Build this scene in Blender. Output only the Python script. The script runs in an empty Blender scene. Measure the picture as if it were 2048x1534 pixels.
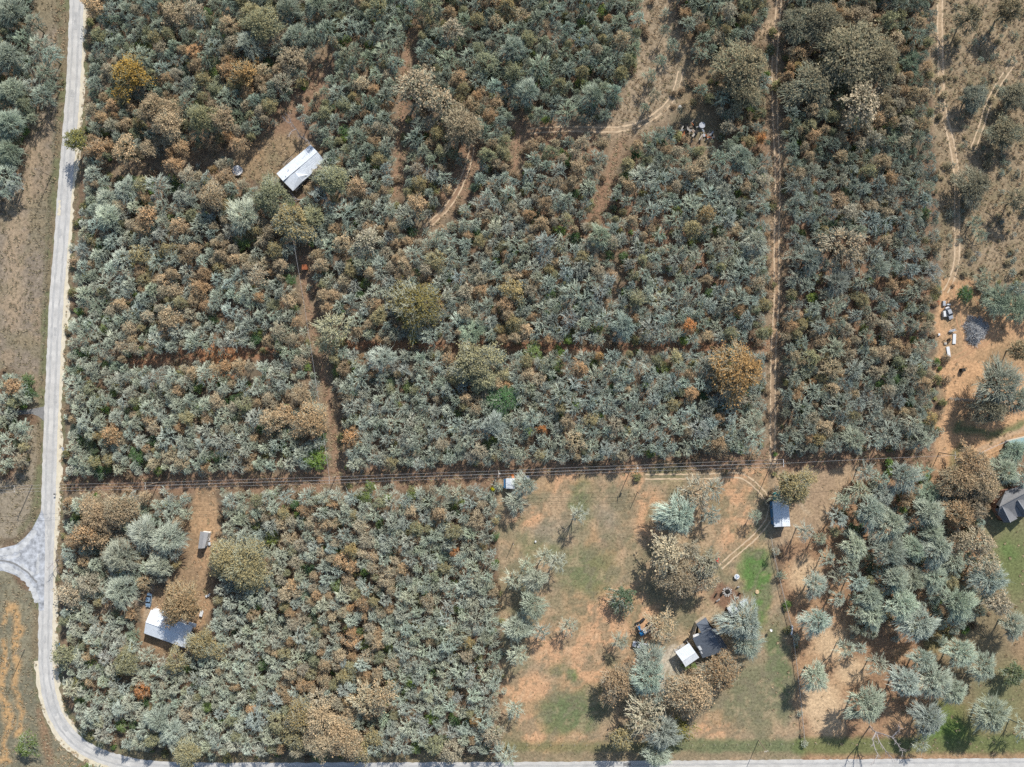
import bpy, math, random
import numpy as np
from mathutils import Vector, Matrix

# ------------------------------------------------------------------ camera, world, sun, exposure
SC = bpy.context.scene
COL = SC.collection
H = 244.0            # camera height above the ground (m)
S = 0.18             # metres per photo pixel on the ground (photo is 2048 x 1534)
CX, CY = 1024.0, 767.0

cam = bpy.data.cameras.new("camera")
cam.sensor_width = 36.0
cam.lens = 36.0 * H / (2048 * S)
cam.clip_start = 1.0
cam.clip_end = 6000.0
cam_o = bpy.data.objects.new("camera", cam)
cam_o.location = (0, 0, H)
COL.objects.link(cam_o)
SC.camera = cam_o

SUN_EL = math.radians(34.0)
SUN_AZ = math.atan2(0.40, 0.917)          # from the top of the picture towards its right
sun_dir = Vector((math.cos(SUN_EL) * math.sin(SUN_AZ), math.cos(SUN_EL) * math.cos(SUN_AZ), math.sin(SUN_EL)))
sun = bpy.data.lights.new("sun", 'SUN')
sun.energy = 5.0
sun.angle = math.radians(0.53)
sun.color = (1.0, 0.968, 0.925)
sun_o = bpy.data.objects.new("sun", sun)
sun_o.rotation_euler = sun_dir.to_track_quat('Z', 'Y').to_euler()
sun_o.location = (60, 150, 120)
COL.objects.link(sun_o)

W = bpy.data.worlds.new("World")
SC.world = W
W.use_nodes = True
nt = W.node_tree
nt.nodes.clear()
wo = nt.nodes.new("ShaderNodeOutputWorld")
bg = nt.nodes.new("ShaderNodeBackground")
sky = nt.nodes.new("ShaderNodeTexSky")
sky.sky_type = 'NISHITA'
sky.sun_disc = False
sky.sun_elevation = SUN_EL
sky.sun_rotation = SUN_AZ
sky.air_density = 1.0
sky.dust_density = 1.0
bg.inputs[1].default_value = 0.128
nt.links.new(sky.outputs[0], bg.inputs[0])
nt.links.new(bg.outputs[0], wo.inputs[0])

SC.view_settings.view_transform = 'Standard'
SC.view_settings.look = 'None'
SC.view_settings.gamma = 1.0
SC.view_settings.use_curve_mapping = False
SC.view_settings.exposure = 0.40
SC.cycles.max_bounces = 5
SC.cycles.diffuse_bounces = 2
SC.cycles.glossy_bounces = 2
SC.cycles.transmission_bounces = 2
SC.cycles.transparent_max_bounces = 4
SC.cycles.use_denoising = False

random.seed(7)
RNG = np.random.default_rng(11)


# ------------------------------------------------------------------ helpers
def P(px, py, z=0.0):
    """Where a thing seen at photo position (px, py) stands if that point is z metres up."""
    k = S * (H - z) / H
    return Vector(((px - CX) * k, (CY - py) * k, z))


def PX(x, y, z=0.0):
    k = S * (H - z) / H
    return (x / k + CX, CY - y / k)


def props(o, label=None, cat=None, group=None, kind=None):
    if label: o["label"] = label
    if cat: o["category"] = cat
    if group: o["group"] = group
    if kind: o["kind"] = kind
    return o


def empty(name, loc=(0, 0, 0), rz=0.0):
    o = bpy.data.objects.new(name, None)
    o.location = loc
    o.rotation_euler = (0, 0, rz)
    COL.objects.link(o)
    return o


def node_mat(name, base, rough=0.9, spec=0.2, var=0.12, scale=1.5, tint=False, metallic=0.0, bump=0.0, var2=None):
    m = bpy.data.materials.new(name)
    m.use_nodes = True
    t = m.node_tree
    b = t.nodes["Principled BSDF"]
    b.inputs["Roughness"].default_value = rough
    b.inputs["Metallic"].default_value = metallic
    b.inputs["Specular IOR Level"].default_value = spec
    tc = t.nodes.new("ShaderNodeTexCoord")
    nz = t.nodes.new("ShaderNodeTexNoise")
    nz.inputs["Scale"].default_value = scale
    nz.inputs["Detail"].default_value = 5.0
    nz.inputs["Roughness"].default_value = 0.65
    t.links.new(tc.outputs["Object"], nz.inputs["Vector"])
    ramp = t.nodes.new("ShaderNodeValToRGB")
    lo = [max(0, c * (1 - var)) for c in base]
    hi = [min(1, c * (1 + var)) for c in (var2 or base)]
    ramp.color_ramp.elements[0].position = 0.3
    ramp.color_ramp.elements[1].position = 0.7
    ramp.color_ramp.elements[0].color = (*lo, 1)
    ramp.color_ramp.elements[1].color = (*hi, 1)
    t.links.new(nz.outputs[0], ramp.inputs[0])
    t.links.new(ramp.outputs[0], b.inputs["Base Color"])
    if bump:
        bp = t.nodes.new("ShaderNodeBump")
        bp.inputs["Strength"].default_value = bump
        bp.inputs["Distance"].default_value = 0.1
        t.links.new(nz.outputs[0], bp.inputs["Height"])
        t.links.new(bp.outputs[0], b.inputs["Normal"])
    return m


def tint_mat(name, lo, hi, translucent=0.0, attr="wood"):
    """Plant material: brightness per piece from 'rnd', colour per plant from its 'tint'."""
    m = bpy.data.materials.new(name)
    m.use_nodes = True
    t = m.node_tree
    t.nodes.clear()
    out = t.nodes.new("ShaderNodeOutputMaterial")
    b = t.nodes.new("ShaderNodeBsdfDiffuse")
    a = t.nodes.new("ShaderNodeAttribute")
    a.attribute_type = 'GEOMETRY'
    a.attribute_name = "rnd"
    mr = t.nodes.new("ShaderNodeMapRange")
    mr.inputs["To Min"].default_value = lo
    mr.inputs["To Max"].default_value = hi
    t.links.new(a.outputs["Fac"], mr.inputs["Value"])
    a2 = t.nodes.new("ShaderNodeAttribute")
    a2.attribute_type = 'INSTANCER'
    a2.attribute_name = attr
    mul = t.nodes.new("ShaderNodeVectorMath")
    mul.operation = 'SCALE'
    t.links.new(a2.outputs["Color"], mul.inputs[0])
    t.links.new(mr.outputs[0], mul.inputs["Scale"])
    t.links.new(mul.outputs[0], b.inputs["Color"])
    if translucent:
        tr = t.nodes.new("ShaderNodeBsdfTranslucent")
        t.links.new(mul.outputs[0], tr.inputs["Color"])
        mx = t.nodes.new("ShaderNodeMixShader")
        mx.inputs[0].default_value = translucent
        t.links.new(b.outputs[0], mx.inputs[1])
        t.links.new(tr.outputs[0], mx.inputs[2])
        t.links.new(mx.outputs[0], out.inputs[0])
    else:
        t.links.new(b.outputs[0], out.inputs[0])
    return m


class MB:
    """Collects geometry for one mesh."""
    def __init__(self):
        self.v, self.f, self.m, self.r = [], [], [], []

    def add(self, verts, faces, mat=0, rnd=0.5):
        n = len(self.v)
        self.v.extend([tuple(p) for p in verts])
        self.f.extend([tuple(i + n for i in f) for f in faces])
        self.m.extend([mat] * len(faces))
        self.r.extend([rnd] * len(verts))

    def box(self, c, size, rz=0.0, mat=0, taper=1.0, rnd=0.5, rx=0.0):
        sx, sy, sz = (s / 2 for s in size)
        R = Matrix.Rotation(rz, 3, 'Z') @ Matrix.Rotation(rx, 3, 'X')
        pts = []
        for z, k in ((-sz, 1), (sz, taper)):
            for x, y in ((-sx, -sy), (sx, -sy), (sx, sy), (-sx, sy)):
                pts.append(Vector(c) + R @ Vector((x * k, y * k, z)))
        self.add(pts, [(3, 2, 1, 0), (4, 5, 6, 7), (0, 1, 5, 4), (1, 2, 6, 5), (2, 3, 7, 6), (3, 0, 4, 7)], mat, rnd)

    def tube(self, pts, rads, n=6, mat=0, cap=True, rnd=0.5):
        pts = [Vector(p) for p in pts]
        base = len(self.v)
        V, F = [], []
        for i, p in enumerate(pts):
            d = (pts[min(i + 1, len(pts) - 1)] - pts[max(i - 1, 0)]).normalized()
            a = d.orthogonal().normalized() if abs(d.z) > 0.9 else d.cross(Vector((0, 0, 1))).normalized()
            b = d.cross(a)
            for k in range(n):
                t = 2 * math.pi * k / n
                V.append(p + (a * math.cos(t) + b * math.sin(t)) * rads[i])
        for i in range(len(pts) - 1):
            for k in range(n):
                k2 = (k + 1) % n
                F.append((i * n + k, i * n + k2, (i + 1) * n + k2, (i + 1) * n + k))
        if cap:
            F.append(tuple(range(n))[::-1])
            F.append(tuple((len(pts) - 1) * n + k for k in range(n)))
        self.add(V, F, mat, rnd)

    def slab(self, pts, th, mat=0):
        n = len(pts)
        top = [Vector(p) for p in pts]
        bot = [p - Vector((0, 0, th)) for p in top]
        F = [tuple(range(n)), tuple(range(2 * n - 1, n - 1, -1))]
        for i in range(n):
            j = (i + 1) % n
            F.append((i, i + n, j + n, j))
        self.add(top + bot, F, mat)

    def build(self, name, mats, parent=None, smooth=False):
        me = bpy.data.meshes.new(name)
        me.from_pydata(self.v, [], self.f)
        for m in (mats if isinstance(mats, (list, tuple)) else [mats]):
            me.materials.append(m)
        me.polygons.foreach_set("material_index", self.m)
        if smooth:
            me.polygons.foreach_set("use_smooth", [True] * len(self.f))
        me.update()
        import bmesh
        bm = bmesh.new()
        bm.from_mesh(me)
        bmesh.ops.recalc_face_normals(bm, faces=bm.faces)
        bm.to_mesh(me)
        bm.free()
        o = bpy.data.objects.new(name, me)
        COL.objects.link(o)
        if parent: o.parent = parent
        return o


def np_mesh(name, verts, faces, rnd, mats, midx=None):
    me = bpy.data.meshes.new(name)
    nv, nf, k = len(verts), len(faces), faces.shape[1]
    me.vertices.add(nv)
    me.vertices.foreach_set("co", verts.astype(np.float32).ravel())
    me.loops.add(nf * k)
    me.loops.foreach_set("vertex_index", faces.astype(np.int32).ravel())
    me.polygons.add(nf)
    me.polygons.foreach_set("loop_start", np.arange(0, nf * k, k, dtype=np.int32))
    for m in mats: me.materials.append(m)
    if midx is not None:
        me.polygons.foreach_set("material_index", midx.astype(np.int32))
    if rnd is not None:
        a = me.attributes.new("rnd", 'FLOAT', 'POINT')
        a.data.foreach_set("value", rnd.astype(np.float32))
    me.update(calc_edges=True)
    me.validate()
    return me


# ---- noise and distance fields in photo pixels
def vnoise(x, y, scale, seed):
    r = np.random.default_rng(seed)
    g = r.random((256, 256))
    u, v = x / scale + 1000.37, y / scale + 1000.71
    i, j = np.floor(u).astype(int), np.floor(v).astype(int)
    fu, fv = u - i, v - j
    fu, fv = fu * fu * (3 - 2 * fu), fv * fv * (3 - 2 * fv)
    a, b = g[i % 256, j % 256], g[(i + 1) % 256, j % 256]
    c, d = g[i % 256, (j + 1) % 256], g[(i + 1) % 256, (j + 1) % 256]
    return (a * (1 - fu) + b * fu) * (1 - fv) + (c * (1 - fu) + d * fu) * fv


def fnoise(x, y, scale, seed, octv=3):
    s, w, t = 0, 1.0, 0
    for k in range(octv):
        s = s + w * vnoise(x, y, scale / 2 ** k, seed + k)
        t += w
        w *= 0.55
    return s / t


def d_line(x, y, pts):
    best = np.full(np.shape(x), 1e9)
    for (x0, y0), (x1, y1) in zip(pts[:-1], pts[1:]):
        dx, dy = x1 - x0, y1 - y0
        L = dx * dx + dy * dy + 1e-9
        t = np.clip(((x - x0) * dx + (y - y0) * dy) / L, 0, 1)
        best = np.minimum(best, np.hypot(x - x0 - t * dx, y - y0 - t * dy))
    return best


def sd_poly(x, y, pts):
    """Signed distance in pixels, negative inside."""
    inside = np.zeros(np.shape(x), bool)
    n = len(pts)
    for i in range(n):
        x0, y0 = pts[i]
        x1, y1 = pts[(i + 1) % n]
        c = ((y0 > y) != (y1 > y)) & (x < (x1 - x0) * (y - y0) / ((y1 - y0) or 1e-9) + x0)
        inside ^= c
    d = d_line(x, y, list(pts) + [pts[0]])
    return np.where(inside, -d, d)


def sstep(a, b, v):
    t = np.clip((v - a) / (b - a), 0, 1)
    return t * t * (3 - 2 * t)


# ------------------------------------------------------------------ lay of the land (photo pixels)
ROAD = [(164, -160), (155, 0), (149, 145), (142, 245), (130, 390), (122, 500), (113, 620), (106, 770), (101, 900), (98, 1000),
        (95, 1100), (93, 1200), (92, 1320), (99, 1385), (114, 1432), (145, 1476), (195, 1508), (255, 1526), (330, 1536), (500, 1538),
        (1000, 1537), (1500, 1533), (2048, 1529), (2200, 1528)]
POWER = [(-150, 985), (65, 970), (320, 965), (685, 957), (1000, 948), (1275, 936), (1556, 923), (1880, 912), (2200, 900)]

LANES = [  # (centre line, half width)
    (POWER, 17),
    ([(600, 500), (606, 560), (625, 640), (640, 720), (655, 790), (668, 870), (678, 950)], 15),
    ([(260, 722), (340, 714), (440, 705), (545, 706)], 10),
    ([(700, 690), (860, 692), (1000, 692), (1180, 694), (1300, 692), (1440, 694), (1540, 690)], 6),
    ([(1562, -120), (1558, 0), (1549, 120), (1550, 220), (1555, 350), (1553, 500), (1553, 600), (1547, 700), (1546, 800), (1545, 930)], 15),
    ([(1882, -120), (1880, 60), (1886, 210), (1902, 280), (1913, 350), (1914, 430), (1914, 510), (1905, 555), (1890, 585)], 12),
    ([(1060, 262), (1130, 258), (1240, 258), (1300, 238), (1345, 195), (1362, 140)], 13),
    ([(1262, 250), (1240, 290), (1225, 330), (1205, 385), (1195, 420)], 14),
    ([(1545, 50), (1500, 85), (1440, 118), (1400, 140)], 14),
    ([(1040, 235), (1034, 290), (1030, 335)], 14),
    ([(945, 290), (936, 330), (916, 380), (890, 420), (848, 458)], 16),
    ([(822, 60), (815, 110), (806, 170), (800, 260), (798, 330), (790, 390)], 10),
    ([(648, 110), (628, 160), (600, 195), (560, 235), (540, 255), (520, 285)], 14),
    ([(215, 338), (330, 330), (400, 318), (450, 300)], 13),
    ([(560, 800), (585, 780), (610, 760)], 5),
    ([(1232, 500), (1238, 560), (1215, 620)], 5),
]
OPEN = {
    'junction': [(-140, 1085), (0, 1080), (40, 1072), (80, 1010), (110, 1010), (110, 1230), (60, 1215), (0, 1155), (-140, 1150)],
    'west_field': [(64, -160), (140, -160), (130, 0), (132, 140), (122, 240), (108, 400), (98, 560), (90, 700), (84, 830), (60, 812), (66, 760),
                   (20, 738), (0, 742), (-140, 742), (-140, 420), (2, 400), (32, 385), (48, 300), (55, 245), (88, 240), (60, 120)],
    'west_corner': [(-140, 962), (10, 958), (52, 930), (58, 850), (84, 840), (84, 1040), (60, 1072), (0, 1098), (-140, 1110)],
    'southwest': [(-140, 1135), (10, 1140), (60, 1180), (74, 1230), (76, 1340), (84, 1410), (110, 1470), (160, 1520), (180, 1640), (-140, 1640)],
    'house_drive': [(398, 962), (436, 972), (438, 1040), (434, 1105), (422, 1150), (424, 1200), (412, 1245), (398, 1262), (376, 1300), (320, 1312), (286, 1290),
                    (278, 1250), (284, 1215), (225, 1215), (196, 1236), (186, 1215), (240, 1196), (286, 1180), (335, 1168), (362, 1120), (376, 1060), (386, 1010)],
    'nw_yard': [(470, 325), (490, 290), (530, 275), (575, 262), (600, 270), (618, 288), (636, 300), (650, 322), (604, 372), (600, 402), (568, 408), (560, 385),
                (535, 372), (505, 362), (476, 356)],
    'upper_clearing': [(1282, -120), (1352, -120), (1350, 40), (1375, 95), (1385, 150), (1368, 190), (1340, 226), (1300, 262), (1250, 276), (1215, 250), (1240, 190),
                       (1268, 130), (1290, 60)],
    'scrap_glade': [(1340, 235), (1400, 225), (1440, 250), (1430, 280), (1360, 282)],
    'east_meadow': [(1866, -120), (2190, -120), (2190, 640), (2048, 690), (1995, 735), (1940, 770), (1900, 880), (1870, 900), (1868, 930), (1890, 960), (1905, 900),
                    (2010, 870), (2190, 830), (2190, 980), (1985, 1000), (1990, 1060), (1978, 1105), (2010, 1190), (2190, 1210), (2190, 560), (1880, 560), (1872, 700),
                    (1884, 780), (1874, 870), (1868, 600), (1885, 555), (1876, 420), (1868, 260)],
    'east_dirt': [(1884, 560), (1930, 560), (1960, 590), (2048, 620), (2190, 640), (2190, 900), (2010, 880), (1985, 960), (1905, 960), (1870, 935), (1874, 860), (1886, 780), (1874, 700), (1868, 610)],
    'east_lawn': [(1985, 975), (2190, 960), (2190, 1230), (2035, 1240), (2000, 1170), (1975, 1110), (1965, 1050)],
    'big_yard': [(1000, 956), (1030, 958), (1300, 945), (1530, 938), (1534, 1000), (1547, 1065), (1540, 1095), (1562, 1200), (1592, 1330), (1608, 1490), (1608, 1523),
                 (1004, 1524), (1003, 1300), (996, 1150), (992, 1030)],
    'shed_yard': [(1545, 938), (1735, 932), (1702, 965), (1672, 1015), (1650, 1070), (1600, 1100), (1570, 1100), (1545, 1090)],
    'southeast': [(1560, 1100), (1640, 1050), (1680, 1090), (1700, 1180), (1690, 1280), (1790, 1270), (1880, 1290), (1960, 1240), (2010, 1190), (2190, 1160), (2190, 1640), (1608, 1640), (1605, 1480), (1590, 1310)],
    'south_verge': [(240, 1500), (420, 1512), (620, 1510), (1000, 1508), (1010, 1640), (150, 1640)],
}
SPARSE = [  # woods with gaps: (polygon, chance that a tree stands)
    ([(1640, 1050), (1700, 960), (1880, 930), (1905, 1000), (1990, 1090), (2010, 1190), (1960, 1240), (1880, 1290), (1790, 1270), (1690, 1280)], 0.22),
    ([(1190, 370), (1360, 380), (1370, 470), (1330, 500), (1260, 480), (1200, 470)], 0.40),
    ([(1310, 470), (1440, 470), (1440, 580), (1320, 590)], 0.40),
    ([(1575, 430), (1860, 440), (1860, 700), (1740, 700), (1580, 640)], 0.45),
    ([(1380, 60), (1540, 90), (1540, 320), (1440, 300), (1380, 230)], 0.45),
    ([(1060, 420), (1200, 400), (1210, 480), (1080, 500)], 0.55),
    ([(560, 130), (660, 120), (640, 260), (540, 280), (460, 290)], 0.50),
    ([(1040, 240), (1200, 270), (1190, 360), (1060, 350)], 0.5),
    ([(0, 830), (60, 830), (60, 960), (0, 960)], 0.85),
    ([(860, 280), (1000, 280), (1000, 360), (860, 440)], 0.45),
]


def road_d(x, y):
    return d_line(x, y, ROAD)


def open_field(x, y):
    """> 0 how far (pixels) a point lies inside open ground, < 0 in the wood."""
    v = np.full(np.shape(x), -1e9)
    for pts in OPEN.values():
        v = np.maximum(v, -sd_poly(x, y, pts))
    for pts, w in LANES:
        v = np.maximum(v, w - d_line(x, y, pts))
    v = np.maximum(v, 26 - road_d(x, y))
    return v


# ------------------------------------------------------------------ ground
def make_ground():
    step = 0.8
    xs = np.arange(-218, 218.01, step)
    ys = np.arange(-168, 168.01, step)
    xs = np.concatenate([[-2500, -900, -400, -260], xs, [260, 400, 900, 2500]])
    ys = np.concatenate([[-2500, -900, -400, -220], ys, [220, 400, 900, 2500]])
    X, Y = np.meshgrid(xs, ys, indexing='ij')
    X, Y = X.ravel(), Y.ravel()
    px, py = X / S + CX, CY - Y / S
    wx = px + (fnoise(px, py, 40, 1) - 0.5) * 34 + (fnoise(px, py, 10, 5, 2) - 0.5) * 10
    wy = py + (fnoise(px, py, 40, 2) - 0.5) * 34 + (fnoise(px, py, 10, 6, 2) - 0.5) * 10
    sx = px + (fnoise(px, py, 14, 8, 2) - 0.5) * 8
    sy = py + (fnoise(px, py, 14, 9, 2) - 0.5) * 8
    C = np.zeros((len(X), 3))

    def paint(mask, col, amt=1.0):
        m = (np.clip(mask, 0, 1) * amt)[:, None]
        C[:] = C * (1 - m) + np.array(col) * m

    LIT, LIT2 = (.225, .148, .095), (.20, .165, .115)
    TAN, OLV, GRN, LIME = (.40, .29, .185), (.265, .22, .13), (.16, .20, .09), (.145, .235, .07)
    DIRT, RED, PALE, FIELD = (.68, .39, .215), (.38, .195, .11), (.60, .47, .32), (.31, .245, .18)
    C[:] = LIT
    n1 = fnoise(px, py, 90, 21)
    n2 = fnoise(px, py, 26, 31)
    n3 = fnoise(px, py, 60, 41)
    paint(sstep(.45, .62, n2), LIT2, .75)
    paint(sstep(.55, .7, n1), TAN, .35)

    def poly(name_or_pts, soft=7, warp=True):
        pts = OPEN[name_or_pts] if isinstance(name_or_pts, str) else name_or_pts
        return sstep(soft, -soft, sd_poly(wx if warp else sx, wy if warp else sy, pts))

    def blob(x, y, r, soft=.5, ey=1.0):
        return sstep(1 + soft, 1 - soft, np.hypot(wx - x, (wy - y) / ey) / r)

    def lane(pts, w, soft=4, warp=False):
        return sstep(w + soft, w - soft, d_line(wx if warp else sx, wy if warp else sy, pts))

    # lanes through the wood
    for pts, w in LANES:
        paint(lane(pts, w + 4, 8, True), TAN, .55)
    paint(lane(LANES[0][0], 20, 8, True), (.33, .20, .125), .9)
    paint(lane(LANES[2][0], 13, 7), RED, .95)
    paint(lane(LANES[3][0], 10, 6), RED, .95)
    paint(blob(440, 722, 40), (.52, .24, .11), .9)
    paint(lane(LANES[4][0], 9, 6), (.44, .30, .19), .9)
    paint(lane([(1553, 480), (1553, 600), (1547, 720)], 9, 5), (.50, .32, .19), .8)
    for k in (1, 7, 9, 11): paint(lane(LANES[k][0], 7, 6), (.38, .225, .14), .8)
    for k in (6, 8, 10): paint(lane(LANES[k][0], 8, 6), (.54, .38, .24), .85)
    for pts, _ in SPARSE[1:]:
        paint(poly(pts, 22), (.33, .195, .12), .75)
    # west side
    paint(poly('west_field', 5), FIELD)
    paint(poly('west_field', 5) * sstep(.5, .62, n2), TAN, .6)
    paint(poly('west_field', 5) * sstep(.52, .66, n3), OLV, .55)
    paint(lane([(70, 250), (55, 330), (30, 450), (25, 640)], 16, 18, True), (.47, .34, .22), .7)
    paint(lane([(120, 0), (124, 140), (112, 300), (101, 430), (92, 600), (84, 780)], 7, 4), (.17, .16, .09), .75)
    paint(blob(98, 20, 40), OLV, .6)
    paint(poly('west_corner', 5), (.36, .29, .205))
    paint(lane([(84, 850), (80, 1000), (66, 1060), (30, 1080), (-40, 1092)], 6, 4), (.17, .12, .075), .8)
    paint(lane([(72, 960), (66, 1030), (40, 1062)], 6, 5), (.15, .15, .07), .6)
    paint(poly('southwest', 5), (.29, .25, .165))
    paint(poly('southwest', 5) * sstep(.45, .6, n2), (.21, .19, .13), .7)
    for pts, w in (([(8, 1250), (14, 1222), (28, 1218), (35, 1260), (33, 1330), (36, 1400), (35, 1470)], 6), ([(6, 1280), (2, 1330), (10, 1390), (12, 1440), (10, 1520)], 7)):
        paint(lane(pts, w, 5, True), (.62, .37, .17), .9)
    paint(lane([(82, 1420), (90, 1470), (100, 1520)], 9, 7), (.36, .22, .13), .8)
    paint(lane([(72, 1200), (73, 1300), (78, 1380)], 5, 4), (.20, .15, .09), .8)
    # roadside strip on the wood side
    rd = road_d(sx, sy)
    paint(sstep(32, 24, rd), (.27, .21, .13), .9)
    paint(sstep(32, 24, rd) * sstep(.48, .6, n2), GRN, .5)
    # house drive
    paint(poly('house_drive', 7), (.37, .245, .145))
    paint(poly('house_drive', 5) * sstep(.47, .6, n2), (.50, .31, .175), .8)
    paint(blob(412, 1040, 24, .5, 1.6), (.54, .34, .19), .7)
    paint(lane([(196, 1222), (250, 1205), (292, 1205)], 6, 5), (.55, .42, .29), .8)
    paint(lane([(292, 1240), (296, 1210), (306, 1170)], 5, 4), (.55, .42, .29), .7)
    # north-west yard
    paint(poly('nw_yard', 9), (.36, .25, .145))
    paint(blob(505, 300, 24), (.46, .29, .16), .7)
    paint(blob(545, 315, 22), OLV, .6)
    # clearing at the top
    paint(poly('upper_clearing', 12), (.43, .32, .21))
    paint(poly('upper_clearing', 12) * sstep(.5, .62, n2), (.34, .255, .165), .7)
    paint(blob(1450, 170, 100), OLV, .55)
    paint(poly('scrap_glade', 14), OLV, .7)
    # east meadow
    paint(poly('east_meadow', 9), (.36, .265, .165))
    em = poly('east_meadow', 9)
    paint(em * sstep(.5, .65, n2), (.27, .215, .125), .7)
    paint(em * sstep(.55, .68, n3), (.45, .325, .205), .6)
    paint(lane(LANES[5][0], 6, 6), (.56, .39, .24), .85)
    paint(poly('east_dirt', 8), (.66, .39, .21))
    paint(poly('east_dirt', 8) * sstep(.52, .64, n2), (.42, .27, .15), .6)
    for bx, by, br in ((1905, 640, 20), (1908, 700, 22), (1940, 600, 22), (2010, 720, 40)): paint(blob(bx, by, br), (.34, .24, .135), .6)
    paint(lane([(1912, 850), (1935, 868), (1990, 868), (2048, 850)], 9, 8, True), (.15, .19, .085), .85)
    paint(lane([(1922, 900), (1908, 930), (1900, 960)], 10, 8, True), (.15, .19, .085), .7)
    paint(lane([(1885, 880), (1883, 930)], 8, 6), (.60, .37, .21), .9)
    paint(lane([(1950, 905), (2000, 880), (2060, 852)], 5, 3), (.56, .38, .24), .9)
    # big yard
    by_ = poly('big_yard', 5, False)
    paint(by_, (.42, .305, .19))
    paint(by_ * sstep(.44, .58, n2), (.47, .31, .18), .65)
    for x, y, r, e in ((1205, 1095, 34, 1.6), (1262, 965, 26, 1.2), (1290, 1030, 40, 1.1), (1210, 1250, 60, .9), (1120, 1290, 55, .8), (1055, 1390, 50, 1.0),
                       (1170, 1360, 60, .7), (1460, 1010, 48, 1.4), (1480, 1085, 40, .9), (1060, 1030, 34, .6), (1100, 1470, 70, .45), (1250, 1215, 45, .8),
                       (1295, 1250, 36, .8), (1390, 1160, 30, 1.), (1180, 1200, 50, .8), (1280, 1330, 30, 1.2), (1440, 1450, 50, .6), (1130, 970, 60, .3), (1500, 960, 40, .5)):
        paint(blob(x, y, r, .32, e), DIRT, .92)
    for x, y, r, e, c, a in ((1175, 1140, 60, .8, GRN, .65), (1165, 1005, 22, 2.2, GRN, .6), (1250, 1010, 24, 1.6, OLV, .7), (1335, 950, 40, .6, GRN, .4), (1135, 1425, 60, .7, GRN, .75),
                             (1200, 1395, 40, .6, GRN, .5), (1080, 1090, 40, .7, GRN, .5), (1515, 1150, 30, 1.7, LIME, .85), (1525, 1210, 18, 2.6, LIME, .8), (1500, 1110, 30, .5, GRN, .6),
                             (1562, 1360, 28, 2.6, GRN, .75), (1500, 1390, 55, 1.3, (.235, .22, .125), .8), (1040, 1180, 26, 2.2, OLV, .6), (1150, 1344, 12, .6, LIME, .7), (1120, 1335, 30, .4, GRN, .5),
                             (1215, 1050, 22, 1.8, (.31, .265, .19), .5), (1110, 1060, 40, .5, (.31, .265, .19), .5), (1550, 1290, 18, 2.0, GRN, .7), (1380, 1240, 26, .8, OLV, .5)):
        paint(blob(x, y, r, .4, e), c, min(1, a + .15))
    n4 = fnoise(px + py * .3, py, 16, 51, 3)
    paint(by_ * sstep(.52, .60, n4), (.26, .22, .14), .62)
    paint(by_ * sstep(.55, .63, fnoise(px, py, 44, 61, 3)), (.20, .20, .11), .38)
    paint(by_ * sstep(.50, .38, n4) * sstep(.5, .6, n2), (.56, .40, .25), .4)
    paint(lane([(1340, 1490), (1600, 1494), (2100, 1484)], 14, 6), GRN, .75)
    paint(lane([(1010, 1494), (1200, 1494), (1340, 1492)], 10, 8), (.22, .21, .09), .7)
    paint(lane([(1010, 1510), (1400, 1511), (2100, 1504)], 5, 3), (.33, .25, .15), .8)
    paint(lane([(1322, 1380), (1318, 1345), (1340, 1310), (1352, 1300)], 12, 4), (.60, .50, .38), .95)
    paint(poly([(1336, 1314), (1352, 1302), (1375, 1338), (1352, 1352), (1338, 1345)], 3, False), (.60, .52, .40), .95)
    paint(poly([(1349, 1296), (1378, 1270), (1392, 1262), (1386, 1282), (1358, 1300)], 3, False), (.58, .42, .25), .9)
    paint(poly([(1386, 1252), (1412, 1226), (1440, 1205), (1446, 1214), (1420, 1236)], 4, False), (.56, .41, .26), .8)
    paint(poly([(1440, 1162), (1487, 1189), (1455, 1226), (1418, 1198)], 4, False), (.27, .155, .10), .95)
    paint(poly('shed_yard', 6), (.43, .295, .185))
    paint(poly('shed_yard', 6) * sstep(.48, .6, n2), (.52, .36, .22), .7)
    paint(lane([(1580, 985), (1600, 1010), (1620, 1030)], 2, 2), PALE, .6)
    paint(lane([(1543, 940), (1544, 1080)], 8, 4), (.36, .27, .175), .6)
    # south-east trees on bare red soil
    se = np.maximum(poly('southeast', 8), poly(SPARSE[0][0], 8))
    paint(se, (.38, .225, .13))
    paint(se * sstep(.46, .58, n2), (.52, .32, .18), .8)
    for x, y, r, e in ((1655, 1430, 40, 1.3), (1700, 1345, 30, .8), (1660, 1290, 40, .8), (1610, 1150, 30, 1.2), (1640, 1390, 34, 1.)): paint(blob(x, y, r, .5, e), (.72, .50, .30), .85)
    for x, y, r, e, c, a in ((1960, 1300, 90, 1.4, OLV, .8), (2010, 1420, 70, 1.2, GRN, .65), (1870, 1270, 24, 1.6, (.26, .23, .10), .7), (1960, 1200, 50, .8, OLV, .7),
                             (1890, 1440, 40, 1., (.13, .20, .05), .8), (1860, 1480, 24, .6, (.13, .22, .05), .8), (2030, 1130, 40, 1.2, OLV, .8), (1905, 1460, 50, .5, (.12, .20, .05), .7)):
        paint(blob(x, y, r, .6, e), c, a)
    paint(lane([(1600, 1492), (1720, 1492), (2100, 1486)], 17, 7), (.17, .20, .075), .85)
    paint(poly('east_lawn', 10), (.27, .235, .125))
    paint(blob(2030, 1120, 40, .6, 1.6), (.16, .20, .07), .7)
    paint(blob(2022, 1102, 16, .6, 1.), LIME, .5)
    paint(poly('south_verge', 6), (.22, .175, .10), .9)
    paint(poly('south_verge', 6) * sstep(.5, .6, n2), (.33, .26, .15), .6)
    # salt-and-pepper variation
    C *= (0.86 + 0.28 * fnoise(px, py, 6, 71, 2))[:, None]
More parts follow.
